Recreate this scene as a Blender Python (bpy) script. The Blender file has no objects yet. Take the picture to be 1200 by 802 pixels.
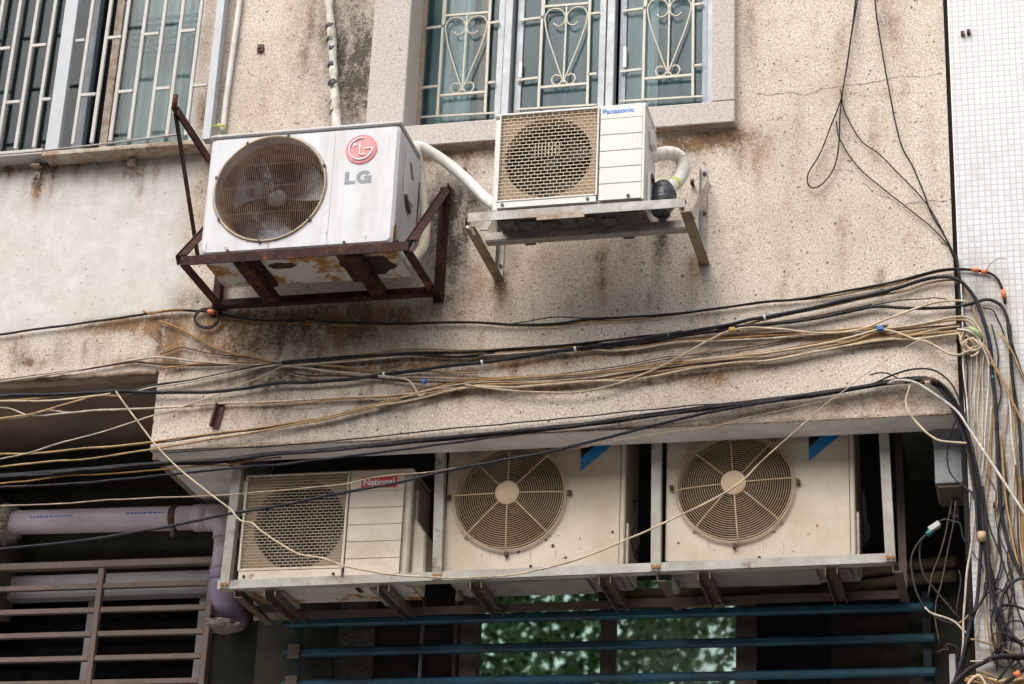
import bpy, bmesh, math, random
from mathutils import Vector, Matrix, noise as mnoise
random.seed(7)
S = bpy.context.scene
COL = S.collection
R = math.radians

# ------------------------------------------------------------------ camera
# camera stands in the street and looks up at the facade (facade plane is Y = 0, X to the right, Z up)
F_PX, CAM = 2603.7, Vector((0, -8, 1.6))
yaw, pit, rol = -0.25086, 0.40688, -0.04553
fw = Vector((math.sin(yaw)*math.cos(pit), math.cos(yaw)*math.cos(pit), math.sin(pit)))
rx = Vector((math.cos(yaw), -math.sin(yaw), 0)); dn = fw.cross(rx)
cx_, sx_ = math.cos(rol), math.sin(rol)
CX, CD, CF = cx_*rx + sx_*dn, -sx_*rx + cx_*dn, fw
cam = bpy.data.objects.new('camera', bpy.data.cameras.new('camera'))
COL.objects.link(cam); S.camera = cam
m = Matrix((CX, -CD, -CF)).transposed().to_4x4(); m.translation = CAM
cam.matrix_world = m
cam.data.sensor_width = 36; cam.data.lens = 36*F_PX/1200; cam.data.clip_end = 2000; cam.data.clip_start = .1

def at(px, py, Y=0.0):
    r = CX*((px-600)/F_PX) + CD*((py-401)/F_PX) + CF
    t = (Y-CAM.y)/r.y
    return CAM + r*t

# ------------------------------------------------------------------ materials
def new_mat(name):
    M = bpy.data.materials.new(name); M.use_nodes = True
    nt = M.node_tree; nt.nodes.clear()
    out = nt.nodes.new('ShaderNodeOutputMaterial'); b = nt.nodes.new('ShaderNodeBsdfPrincipled')
    nt.links.new(b.outputs[0], out.inputs[0])
    return M, nt, b
def N(nt, t, **kw):
    n = nt.nodes.new(t)
    for k, v in kw.items():
        if k in n.inputs.keys() if hasattr(n.inputs, 'keys') else False: n.inputs[k].default_value = v
        else: setattr(n, k, v)
    return n
def c4(c): return (c[0], c[1], c[2], 1)
def noise(nt, vec, scale, detail=4, rough=.6, dist=0):
    n = nt.nodes.new('ShaderNodeTexNoise'); n.inputs['Scale'].default_value = scale
    n.inputs['Detail'].default_value = detail; n.inputs['Roughness'].default_value = rough
    n.inputs['Distortion'].default_value = dist
    nt.links.new(vec, n.inputs['Vector']); return n.outputs['Fac']
def rng(nt, val, a, b, c=0, d=1):
    n = nt.nodes.new('ShaderNodeMapRange'); n.clamp = True
    nt.links.new(val, n.inputs[0])
    for i, v in enumerate((a, b, c, d)): n.inputs[i+1].default_value = v
    return n.outputs[0]
def mix(nt, f, a, b, mode='MIX'):
    n = nt.nodes.new('ShaderNodeMix'); n.data_type = 'RGBA'; n.blend_type = mode
    for sock, v in ((n.inputs[0], f), (n.inputs[6], a), (n.inputs[7], b)):
        if hasattr(v, 'links'): nt.links.new(v, sock)
        elif isinstance(v, (int, float)): sock.default_value = v
        else: sock.default_value = c4(v)
    return n.outputs[2]
def mth(nt, op, a, b=None):
    n = nt.nodes.new('ShaderNodeMath'); n.operation = op; n.use_clamp = False
    for i, v in enumerate((a, b)):
        if v is None: continue
        if hasattr(v, 'links'): nt.links.new(v, n.inputs[i])
        else: n.inputs[i].default_value = v
    return n.outputs[0]
def coord(nt, sc=(1, 1, 1)):
    t = nt.nodes.new('ShaderNodeTexCoord'); mp = nt.nodes.new('ShaderNodeMapping')
    nt.links.new(t.outputs['Object'], mp.inputs[0]); mp.inputs['Scale'].default_value = sc
    oi = nt.nodes.new('ShaderNodeObjectInfo'); vm = nt.nodes.new('ShaderNodeVectorMath'); vm.operation = 'SCALE'; vm.inputs[0].default_value = (7.3, 3.1, 9.7)
    nt.links.new(oi.outputs['Random'], vm.inputs['Scale']); nt.links.new(vm.outputs[0], mp.inputs['Location'])
    return mp.outputs[0]
def bump(nt, b, h, strength, dist):
    n = nt.nodes.new('ShaderNodeBump'); n.inputs['Strength'].default_value = strength
    n.inputs['Distance'].default_value = dist
    nt.links.new(h, n.inputs['Height']); nt.links.new(n.outputs[0], b.inputs['Normal'])

def pmat(name, base, var=.12, scale=30, dirt_shade=None, damt=.5, dlo=.45, dhi=.75, dscale=7, streak=False, rust=None, rlo=.6, rhi=.7,
         rscale=9, rough=.55, metal=0, bmp=0, bscale=150, bdist=.002):
    M, nt, b = new_mat(name); v = coord(nt)
    n1 = noise(nt, v, scale)
    col = mix(nt, rng(nt, n1, .25, .75), [x*(1-var) for x in base], [min(1, x*(1+var)) for x in base])
    if dirt_shade:  # second tone: dirt, and on the curtains the shade of the folds
        vs = coord(nt, (1, 1, .12)) if streak else v
        f = rng(nt, noise(nt, vs, dscale*(3 if streak else 1), 6, .7), dlo, dhi, 0, damt)
        col = mix(nt, f, col, dirt_shade)
    if rust:
        rn = noise(nt, v, rscale, 8, .72)
        f = rng(nt, rn, rlo, rhi)
        rc = mix(nt, rng(nt, noise(nt, v, rscale*6, 4), .3, .7), [x*.45 for x in rust], rust)
        col = mix(nt, f, col, rc)
    nt.links.new(col, b.inputs['Base Color'])
    b.inputs['Metallic'].default_value = metal
    nt.links.new(rng(nt, noise(nt, v, scale*.7), .3, .7, max(.05, rough-.12), min(1, rough+.12)), b.inputs['Roughness'])
    if bmp: bump(nt, b, noise(nt, v, bscale, 3), bmp, bdist)
    return M

def wall_mat():
    M, nt, b = new_mat('rough granolithic plaster'); v = coord(nt)
    at_ = nt.nodes.new('ShaderNodeAttribute'); at_.attribute_name = 'stain_shade'
    sep = nt.nodes.new('ShaderNodeSeparateColor'); nt.links.new(at_.outputs['Color'], sep.inputs[0])
    rustA, sootShadeA, smoothA = sep.outputs[0], sep.outputs[1], sep.outputs[2]
    big = noise(nt, v, 1.6, 6, .65); mid = noise(nt, v, 9, 6, .7)
    fine = noise(nt, v, 135, 3, .7); grit = noise(nt, v, 80, 2, .55)
    col = mix(nt, rng(nt, fine, .36, .64), (.43, .352, .288), (.83, .735, .64))
    col = mix(nt, rng(nt, big, .35, .7, 0, .40), col, (.42, .35, .285))
    col = mix(nt, rng(nt, mid, .50, .75, 0, .42), col, (.31, .235, .165))
    col = mix(nt, rng(nt, noise(nt, v, 3.3, 5, .7), .55, .8, 0, .38), col, (.72, .65, .575))
    # smooth limewash over the upper left bay
    sm = rng(nt, mth(nt, 'ADD', smoothA, mth(nt, 'MULTIPLY', mth(nt, 'SUBTRACT', mid, .5), .9)), .35, .6)
    pc = mix(nt, rng(nt, noise(nt, v, 14, 6, .7), .35, .7), (.52, .485, .45), (.65, .615, .58))
    pc = mix(nt, rng(nt, noise(nt, v, 4, 5), .5, .75, 0, .45), pc, (.50, .46, .41))
    col = mix(nt, sm, col, pc)
    # dark grit chips
    pit_ = rng(nt, grit, .62, .68)
    pit_ = mth(nt, 'MULTIPLY', pit_, rng(nt, sm, 0, 1, .72, .2))
    col = mix(nt, pit_, col, (.13, .095, .07))
    pit2 = mth(nt, 'MULTIPLY', rng(nt, noise(nt, v, 58, 2, .5), .68, .72), rng(nt, sm, 0, 1, .8, .4))
    col = mix(nt, pit2, col, (.045, .034, .026))
    # stains with their own outline, a few dark ones hold painted shade
    brk = rng(nt, noise(nt, coord(nt, (1, 1, .45)), 15, 7, .74), .30, .66, .1, 1.3)
    brk2 = rng(nt, noise(nt, v, 100, 3, .7), .34, .62, .5, 1.15)
    bb = mth(nt, 'MULTIPLY', brk, brk2)
    rf = mth(nt, 'MINIMUM', mth(nt, 'MULTIPLY', mth(nt, 'MULTIPLY', rustA, 1.45), bb), .93)
    col = mix(nt, rf, col, mix(nt, rng(nt, mid, .4, .65), (.115, .066, .034), (.27, .145, .06)))
    sf = mth(nt, 'MINIMUM', mth(nt, 'MULTIPLY', mth(nt, 'MULTIPLY', sootShadeA, 1.25), bb), .93)
    col = mix(nt, sf, col, (.052, .042, .034))
    nt.links.new(col, b.inputs['Base Color']); b.inputs['Roughness'].default_value = .92
    b.inputs['Specular IOR Level'].default_value = .2
    h = mth(nt, 'ADD', mth(nt, 'MULTIPLY', fine, rng(nt, sm, 0, 1, 1, .15)), mth(nt, 'MULTIPLY', pit_, -.6))
    h = mth(nt, 'ADD', h, mth(nt, 'MULTIPLY', mid, .8))
    bump(nt, b, h, .4, .005)
    return M

def tile_mat():
    M, nt, b = new_mat('white mosaic tile'); v = coord(nt)
    sp = nt.nodes.new('ShaderNodeSeparateXYZ'); nt.links.new(v, sp.inputs[0])
    cb = nt.nodes.new('ShaderNodeCombineXYZ'); nt.links.new(sp.outputs[0], cb.inputs[0]); nt.links.new(sp.outputs[2], cb.inputs[1])
    br = nt.nodes.new('ShaderNodeTexBrick'); br.offset = 0; br.squash = 1
    br.inputs['Scale'].default_value = 1; br.inputs['Brick Width'].default_value = .0245; br.inputs['Row Height'].default_value = .0245
    br.inputs['Mortar Size'].default_value = .0026; br.inputs['Mortar Smooth'].default_value = .25
    br.inputs['Color1'].default_value = c4((.575, .575, .575)); br.inputs['Color2'].default_value = c4((.68, .68, .675))
    br.inputs['Mortar'].default_value = c4((.46, .45, .435))
    # warp a little so that the courses are not ruler-straight
    wn = nt.nodes.new('ShaderNodeTexNoise'); wn.inputs['Scale'].default_value = 7; nt.links.new(v, wn.inputs['Vector'])
    vm = nt.nodes.new('ShaderNodeVectorMath'); vm.operation = 'SCALE'; vm.inputs['Scale'].default_value = .008
    nt.links.new(wn.outputs['Color'], vm.inputs[0])
    va = nt.nodes.new('ShaderNodeVectorMath'); va.operation = 'ADD'
    nt.links.new(cb.outputs[0], va.inputs[0]); nt.links.new(vm.outputs[0], va.inputs[1]); nt.links.new(va.outputs[0], br.inputs['Vector'])
    at_ = nt.nodes.new('ShaderNodeAttribute'); at_.attribute_name = 'stain_shade'
    sep = nt.nodes.new('ShaderNodeSeparateColor'); nt.links.new(at_.outputs['Color'], sep.inputs[0])
    col = mix(nt, rng(nt, noise(nt, coord(nt, (1, 1, .3)), 5, 6, .7), .48, .72, 0, .45), br.outputs['Color'], (.40, .38, .355))
    brk = rng(nt, noise(nt, v, 11, 7, .7), .3, .68, .25, 1.1)
    col = mix(nt, mth(nt, 'MINIMUM', mth(nt, 'MULTIPLY', sep.outputs[0], brk), .85), col, (.27, .205, .145))
    col = mix(nt, mth(nt, 'MINIMUM', mth(nt, 'MULTIPLY', sep.outputs[1], brk), .85), col, (.10, .09, .08))
    nt.links.new(col, b.inputs['Base Color']); b.inputs['Roughness'].default_value = .38
    bump(nt, b, mth(nt, 'SUBTRACT', 1.0, br.outputs['Fac']), .5, .002)
    return M

def granite_mat():
    M, nt, b = new_mat('speckled grey surround'); v = coord(nt)
    col = mix(nt, rng(nt, noise(nt, v, 130, 3, .7), .35, .65), (.36, .315, .28), (.60, .55, .505))
    col = mix(nt, rng(nt, noise(nt, v, 85, 2), .64, .70, 0, .7), col, (.17, .14, .12))
    col = mix(nt, rng(nt, noise(nt, v, 3, 5), .5, .8, 0, .3), col, (.42, .35, .28))
    # rusty run-off along the lower lip
    sp = nt.nodes.new('ShaderNodeSeparateXYZ'); nt.links.new(v, sp.inputs[0])
    geo = nt.nodes.new('ShaderNodeNewGeometry'); sg = nt.nodes.new('ShaderNodeSeparateXYZ'); nt.links.new(geo.outputs['Normal'], sg.inputs[0])
    under = rng(nt, sg.outputs[2], -.9, -.5, .85, 0)
    col = mix(nt, mth(nt, 'MULTIPLY', under, rng(nt, noise(nt, v, 18, 5, .7), .3, .65, .35, 1)), col, (.22, .125, .06))
    nt.links.new(col, b.inputs['Base Color']); b.inputs['Roughness'].default_value = .9
    bump(nt, b, noise(nt, v, 130, 3, .7), .4, .004)
    return M

def glass_mat(name, tint=(.8, .9, .9), refl=.12, clear=.85):
    M = bpy.data.materials.new(name); M.use_nodes = True; nt = M.node_tree; nt.nodes.clear()
    out = nt.nodes.new('ShaderNodeOutputMaterial'); tr = nt.nodes.new('ShaderNodeBsdfTransparent'); gl = nt.nodes.new('ShaderNodeBsdfGlossy')
    df = nt.nodes.new('ShaderNodeBsdfDiffuse'); df.inputs['Color'].default_value = c4((.22, .25, .27))
    tr.inputs['Color'].default_value = c4(tint); gl.inputs['Roughness'].default_value = .04
    m1 = nt.nodes.new('ShaderNodeMixShader'); m2 = nt.nodes.new('ShaderNodeMixShader')
    v = coord(nt)
    nt.links.new(rng(nt, noise(nt, v, 5, 6, .7), .3, .8, 0, (1-clear)), m1.inputs[0])
    nt.links.new(tr.outputs[0], m1.inputs[1]); nt.links.new(df.outputs[0], m1.inputs[2])
    lw = nt.nodes.new('ShaderNodeFresnel'); lw.inputs['IOR'].default_value = 1.25
    nt.links.new(mth(nt, 'ADD', lw.outputs[0], refl-.04), m2.inputs[0])
    nt.links.new(m1.outputs[0], m2.inputs[1]); nt.links.new(gl.outputs[0], m2.inputs[2]); nt.links.new(m2.outputs[0], out.inputs[0])
    return M

MT = {}
MT['wall'] = wall_mat(); MT['tile'] = tile_mat(); MT['granite'] = granite_mat()
MT['beam'] = pmat('smooth grey beam paint', (.64, .605, .585), .1, 12, dirt_shade=(.26, .21, .17), damt=.6, dscale=5, rough=.85, bmp=.3, bscale=40)
MT['soffit'] = pmat('brown soffit plaster', (.215, .15, .112), .35, 6, dirt_shade=(.05, .037, .03), damt=.8, dscale=3, rough=.95, bmp=.4, bscale=25, bdist=.006)
MT['darkwall'] = pmat('dark greenish wall', (.034, .032, .020), .5, 8, dirt_shade=(.05, .042, .03), damt=.6, dscale=5, rough=.95, bmp=.4, bscale=40)  # very dark olive tone with brown noise
MT['darkbrown'] = pmat('dark brown panel', (.032, .022, .017), .4, 12, dirt_shade=(.012, .01, .008), damt=.7, dscale=5, rough=.9)
MT['black'] = pmat('deep shade black', (.008, .007, .006), .3, 5, rough=.95)  # near-black colour holds the deep shade of rooms, recess and gaps
MT['roughcol'] = pmat('rough grey render', (.10, .085, .07), .6, 70, dirt_shade=(.02, .018, .015), damt=.6, dscale=6, rough=.95, bmp=.6, bscale=90)
MT['lgwhite'] = pmat('bluish white enamel', (.555, .557, .585), .05, 8, dirt_shade=(.38, .335, .28), damt=.7, dlo=.46, dhi=.8, dscale=4, streak=True, rust=(.32, .14, .05), rlo=.72, rhi=.78, rscale=7, rough=.38, bmp=.25, bscale=4, bdist=.02)
MT['lidgrey'] = pmat('weathered enamel lid', (.50, .49, .49), .1, 20, dirt_shade=(.30, .25, .20), damt=.7, dscale=9, rust=(.25, .13, .06), rlo=.66, rhi=.72, rscale=10, rough=.55)
MT['pawhite'] = pmat('warm white plastic', (.63, .605, .565), .03, 8, dirt_shade=(.5, .44, .36), damt=.3, dscale=5, rough=.42)
MT['natcream'] = pmat('yellowed cream enamel', (.64, .56, .455), .05, 8, dirt_shade=(.30, .22, .14), damt=.6, dscale=5, rust=(.36, .16, .04), rlo=.61, rhi=.69, rscale=8, rough=.45)
MT['daicream'] = pmat('dusty cream enamel', (.63, .545, .435), .05, 5, dirt_shade=(.36, .25, .15), damt=.75, dlo=.42, dhi=.72, dscale=2.5, rust=(.13, .07, .04), rlo=.74, rhi=.77, rscale=16, rough=.5, bmp=.25, bscale=5, bdist=.02)
MT['latice'] = pmat('yellowed lattice plastic', (.52, .425, .30), .08, 15, dirt_shade=(.42, .31, .19), damt=.4, dscale=6, rough=.5)
MT['latice2'] = pmat('dirty lattice plastic', (.43, .345, .245), .1, 15, dirt_shade=(.22, .15, .09), damt=.6, dscale=6, rough=.55)
MT['shroud'] = pmat('tan shroud', (.45, .335, .21), .1, 12, dirt_shade=(.32, .22, .13), damt=.5, dscale=6, rough=.6)
MT['fanwire'] = pmat('beige fan guard wire', (.52, .385, .245), .1, 15, dirt_shade=(.33, .22, .12), damt=.5, dscale=8, rough=.5)
MT['rustwire'] = pmat('rusty guard wire', (.125, .05, .024), .3, 25, dirt_shade=(.36, .25, .17), damt=.75, dlo=.4, dhi=.6, dscale=9, rough=.6)
MT['rustring'] = pmat('tan guard rim', (.50, .37, .24), .2, 15, dirt_shade=(.25, .12, .05), damt=.7, dscale=9, rough=.6)
MT['shroudrust'] = pmat('rusty brown shroud', (.20, .115, .06), .3, 12, dirt_shade=(.05, .028, .018), damt=.8, dscale=5, rough=.7)
MT['coil'] = pmat('dark coil', (.028, .016, .012), .4, 60, rough=.8)
MT['coilgrey'] = pmat('grey coil', (.035, .030, .030), .4, 60, rough=.7)
MT['blade'] = pmat('dusty blue grey fan blade', (.15, .16, .215), .2, 10, dirt_shade=(.02, .014, .012), damt=.97, dlo=.40, dhi=.50, dscale=6, rough=.3)
MT['bladedark'] = pmat('dusty dark fan blade', (.030, .024, .020), .2, 10, rough=.6)  # one even dark tone for blades and hubs
MT['ruststeel'] = pmat('dark rusty painted steel', (.052, .018, .015), .35, 25, dirt_shade=(.013, .007, .006), damt=.8, dlo=.35, dhi=.65, dscale=5, rust=(.26, .095, .03), rlo=.53, rhi=.70, rscale=8, rough=.75, bmp=.3, bscale=80)
MT['ruststeel'].node_tree.nodes['Principled BSDF'].inputs['Specular IOR Level'].default_value = .2
MT['galv'] = pmat('galvanised steel', (.33, .32, .30), .18, 35, dirt_shade=(.17, .12, .08), damt=.85, dlo=.42, dhi=.66, dscale=6, rust=(.22, .12, .06), rlo=.60, rhi=.70, rscale=5, rough=.5, metal=.25)
MT['galvrust'] = pmat('rusting galvanised steel', (.27, .205, .145), .2, 30, dirt_shade=(.16, .10, .06), damt=.8, dlo=.4, dhi=.65, dscale=5, rust=(.13, .075, .045), rlo=.5, rhi=.64, rscale=6, rough=.6, metal=.15)
MT['racksteel'] = pmat('grey painted angle steel', (.42, .405, .37), .14, 20, dirt_shade=(.24, .175, .12), damt=.7, dlo=.42, dhi=.7, dscale=4, rust=(.20, .10, .05), rlo=.58, rhi=.69, rscale=7, rough=.55)
MT['rackdark'] = pmat('brown weathered angle steel', (.14, .098, .075), .3, 25, dirt_shade=(.05, .036, .028), damt=.7, dscale=6, rust=(.13, .065, .035), rlo=.6, rhi=.7, rscale=7, rough=.65)
MT['rustpan'] = pmat('rust eaten base pan', (.50, .475, .44), .1, 10, dirt_shade=(.27, .2, .13), damt=.6, dscale=5, rust=(.38, .17, .035), rlo=.50, rhi=.56, rscale=5.5, rough=.7)
MT['darkpan'] = pmat('dark base pan', (.050, .042, .038), .4, 12, dirt_shade=(.15, .13, .115), damt=.7, dlo=.5, dhi=.7, dscale=12, rough=.8, bmp=.5, bscale=30, bdist=.01)  # dark underside colour with paler blotches
MT['palepan'] = pmat('pale grey base pan', (.27, .245, .22), .15, 10, dirt_shade=(.09, .07, .055), damt=.8, dscale=6, rough=.7)
MT['dripedge'] = pmat('stained ragged plaster edge', (.34, .26, .19), .4, 60, dirt_shade=(.12, .075, .045), damt=.8, dlo=.4, dhi=.6, dscale=9, rough=.95)
MT['lip'] = pmat('brown washed plaster lip', (.36, .275, .21), .3, 14, dirt_shade=(.16, .11, .08), damt=.8, dscale=6, rough=.95)
MT['runmark'] = pmat('tan rust run', (.40, .32, .235), .3, 40, dirt_shade=(.50, .46, .42), damt=.7, dscale=30, rough=.7)
MT['foam'] = pmat('white foam strip', (.62, .60, .57), .1, 30, rough=.9)
MT['hose'] = pmat('wrapped white hose', (.69, .665, .62), .06, 25, dirt_shade=(.42, .35, .27), damt=.6, dscale=9, rough=.7, bmp=.5, bscale=45, bdist=.004)
MT['hosedirty'] = pmat('grubby taped hose', (.58, .54, .48), .12, 25, dirt_shade=(.22, .165, .115), damt=.85, dlo=.45, dhi=.62, dscale=14, rust=(.30, .16, .07), rlo=.66, rhi=.72, rscale=14, rough=.8, bmp=.9, bscale=40, bdist=.006)
MT['hosecream'] = pmat('yellowed wrapped hose', (.60, .54, .43), .08, 25, dirt_shade=(.36, .28, .18), damt=.6, dscale=9, rough=.7, bmp=.5, bscale=45, bdist=.004)
MT['hosedark'] = pmat('old yellow pipe lagging', (.17, .13, .065), .3, 20, dirt_shade=(.05, .035, .022), damt=.8, dscale=9, rough=.85, bmp=.5, bscale=45, bdist=.006)
MT['tape'] = pmat('black tape', (.018, .018, .022), .3, 40, rough=.45)
MT['blacklump'] = pmat('black plastic wrap', (.022, .023, .030), .3, 30, rough=.35, bmp=.7, bscale=30, bdist=.01)
MT['purple'] = pmat('lilac drain pipe', (.52, .445, .505), .08, 10, dirt_shade=(.22, .18, .18), damt=.7, dscale=5, rough=.42)
MT['violet'] = pmat('violet pipe bend', (.32, .265, .40), .1, 10, dirt_shade=(.14, .115, .15), damt=.7, dscale=5, rough=.4)
MT['cement'] = pmat('crumbly cement', (.26, .225, .195), .35, 45, dirt_shade=(.2, .17, .14), damt=.6, dscale=12, rough=.95, bmp=1, bscale=50, bdist=.012)
MT['print'] = pmat('blue print', (.03, .10, .42), .1, 20, rough=.5)
MT['cageblue'] = pmat('pale blue grey grille paint', (.42, .445, .465), .07, 18, dirt_shade=(.36, .33, .30), damt=.45, dscale=9, rust=(.30, .16, .07), rlo=.70, rhi=.76, rscale=9, rough=.5)
MT['cagewhite'] = pmat('off white grille paint', (.47, .445, .41), .08, 18, dirt_shade=(.36, .31, .26), damt=.5, dscale=9, rust=(.30, .16, .07), rlo=.69, rhi=.75, rscale=10, rough=.55)
MT['cagerust'] = pmat('rusting channel', (.42, .36, .30), .2, 18, dirt_shade=(.26, .16, .09), damt=.85, dlo=.42, dhi=.6, dscale=16, rust=(.25, .12, .05), rlo=.58, rhi=.68, rscale=8, rough=.7)
MT['brownbar'] = pmat('brown grey painted bar', (.145, .098, .074), .15, 25, dirt_shade=(.06, .04, .03), damt=.6, dscale=6, rough=.55)
MT['lilacframe'] = pmat('lilac grey aluminium', (.33, .30, .315), .1, 18, dirt_shade=(.2, .17, .15), damt=.5, dscale=6, rough=.5)
MT['bluebar'] = pmat('chipped blue painted bar', (.009, .088, .15), .3, 18, dirt_shade=(.010, .022, .035), damt=.9, dlo=.4, dhi=.65, dscale=4, rust=(.06, .045, .035), rlo=.60, rhi=.66, rscale=18, rough=.6)
MT['bluedull'] = pmat('flaked dull blue paint', (.012, .045, .062), .3, 18, dirt_shade=(.03, .022, .016), damt=.9, dlo=.40, dhi=.58, dscale=14, rough=.8)
MT['alu'] = pmat('weathered aluminium', (.32, .335, .355), .1, 25, dirt_shade=(.30, .27, .24), damt=.5, dscale=6, rough=.45, metal=.2)
MT['aludark'] = pmat('blue grey aluminium', (.22, .25, .285), .1, 25, dirt_shade=(.2, .19, .18), damt=.4, dscale=6, rough=.45, metal=.2)
MT['caulk'] = pmat('brown peeling caulk', (.36, .25, .17), .25, 20, dirt_shade=(.16, .10, .06), damt=.7, dscale=8, rough=.9)
MT['iron'] = pmat('cream painted iron', (.53, .49, .40), .07, 25, dirt_shade=(.45, .38, .28), damt=.4, dscale=10, rough=.5)
MT['curtain'] = pmat('pale teal curtain', (.58, .63, .62), .1, 6, dirt_shade=(.13, .20, .24), damt=.8, streak=True, dscale=4, rough=.85)  # dark vertical streaks paint the fold shade into the cloth
MT['curtaingrey'] = pmat('grey net curtain', (.56, .55, .52), .1, 6, dirt_shade=(.24, .25, .25), damt=.7, dscale=3, rough=.85)
MT['curtainblue'] = pmat('blue teal blind', (.135, .18, .20), .25, 8, dirt_shade=(.03, .055, .07), damt=.85, streak=True, dscale=3, rough=.8)  # streaked second tone is painted shade between the folds
MT['terracotta'] = pmat('faded pinkish panel', (.30, .17, .13), .2, 20, rough=.85)
MT['glass'] = glass_mat('window glass', (.80, .88, .89), .045, .95)
MT['glassdark'] = glass_mat('dark window glass', (.48, .54, .55), .045, .975)
def tleaf(name, c):
    M, nt, b = new_mat(name); v = coord(nt)
    col = mix(nt, rng(nt, noise(nt, v, 30), .3, .7), [x*.8 for x in c], c)
    nt.links.new(col, b.inputs['Base Color']); b.inputs['Roughness'].default_value = .5
    tl = nt.nodes.new('ShaderNodeBsdfTranslucent'); nt.links.new(col, tl.inputs['Color']); ms = nt.nodes.new('ShaderNodeMixShader'); ms.inputs[0].default_value = .5
    out = [n for n in nt.nodes if n.type == 'OUTPUT_MATERIAL'][0]
    nt.links.new(b.outputs[0], ms.inputs[1]); nt.links.new(tl.outputs[0], ms.inputs[2]); nt.links.new(ms.outputs[0], out.inputs[0]); return M
MT['leafa'] = tleaf('dark leaf', (.07, .13, .04)); MT['leafb'] = tleaf('green leaf', (.17, .30, .10)); MT['leafc'] = tleaf('mid leaf', (.40, .57, .27)); MT['leafd'] = tleaf('pale leaf', (.66, .78, .54))
MT['glassgreen'] = glass_mat('faintly green glass', (.80, .92, .80), .05, .97); MT['glasspale'] = glass_mat('clouded pale glass', (.86, .95, .86), .05, .62)
for k_ in ('glassgreen', 'glasspale'):      # slightly frosted: a rough thin refraction instead of a clear one
    nt_ = MT[k_].node_tree; tr_ = [n for n in nt_.nodes if n.type == 'BSDF_TRANSPARENT'][0]; rf_ = nt_.nodes.new('ShaderNodeBsdfRefraction')
    rf_.inputs['IOR'].default_value = 1.15; rf_.inputs['Roughness'].default_value = .14; rf_.inputs['Color'].default_value = tr_.inputs['Color'].default_value
    [n for n in nt_.nodes if n.type == 'BSDF_DIFFUSE'][0].inputs['Color'].default_value = (.50, .62, .42, 1)
    to_ = tr_.outputs[0].links[0].to_socket; nt_.links.new(rf_.outputs[0], to_)
MT['red'] = pmat('red label', (.50, .012, .018), .08, 20, dirt_shade=(.25, .02, .02), damt=.4, dscale=9, rough=.4)
MT['white'] = pmat('white print', (.80, .79, .77), .03, 20, rough=.5)
MT['pink'] = pmat('faded pink red badge', (.70, .21, .21), .07, 25, dirt_shade=(.72, .30, .30), damt=.6, dscale=22, rough=.4)
MT['pinkrim'] = pmat('dark pink badge rim', (.60, .15, .17), .1, 25, rough=.4)
MT['greyprint'] = pmat('grey print', (.20, .22, .24), .15, 40, rough=.5)
MT['blueprint'] = pmat('bright blue print', (.012, .20, .52), .08, 25, rough=.4)
MT['blackprint'] = pmat('black print', (.015, .014, .016), .2, 25, rough=.4)
MT['groove'] = pmat('shadowed groove', (.16, .13, .10), .1, 20, rough=.9)
MT['stub'] = pmat('brown rusty stub', (.10, .05, .038), .3, 30, dirt_shade=(.03, .02, .015), damt=.6, dscale=20, rough=.8)
MT['rustspot'] = pmat('orange rust', (.30, .13, .04), .3, 50, rough=.9)
MT['ductgrey'] = pmat('spangled zinc duct', (.30, .32, .345), .25, 60, dirt_shade=(.15, .14, .13), damt=.5, dscale=8, rough=.5, metal=.3)
MT['bolt'] = pmat('dark bolt', (.02, .018, .016), .3, 60, rough=.6)
CABLE = {'black': (.007, .007, .009), 'navy': (.009, .011, .021), 'tan': (.43, .28, .14), 'cream': (.60, .485, .34), 'white': (.68, .63, .56),
         'brown': (.085, .045, .028), 'orange': (.36, .19, .065), 'pale': (.56, .47, .38), 'grey': (.045, .04, .037), 'dusk': (.12, .075, .055), 'dusty': (.44, .32, .23)}
for k, c in CABLE.items():
    MT['cable_'+k] = pmat('%s cable sheath' % k, c, .15, 40, dirt_shade=[x*.38 for x in c] if k not in ('black', 'navy') else (.075, .062, .05), damt=.8 if k not in ('black', 'navy') else .5, dlo=.42, dhi=.68, dscale=12, rough=.6)
    MT['cable_'+k].node_tree.nodes['Principled BSDF'].inputs['Specular IOR Level'].default_value = .22
for k, c in (('blue', (.02, .13, .40)), ('yellow', (.50, .34, .05)), ('green', (.32, .42, .20)), ('orangetape', (.62, .15, .05)), ('teal', (.02, .16, .18)), ('tantape', (.42, .29, .17)), ('clear', (.45, .45, .43)), ('lime', (.50, .55, .06))):
    MT['t_'+k] = pmat('%s tape' % k, c, .12, 40, rough=.5)

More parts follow.
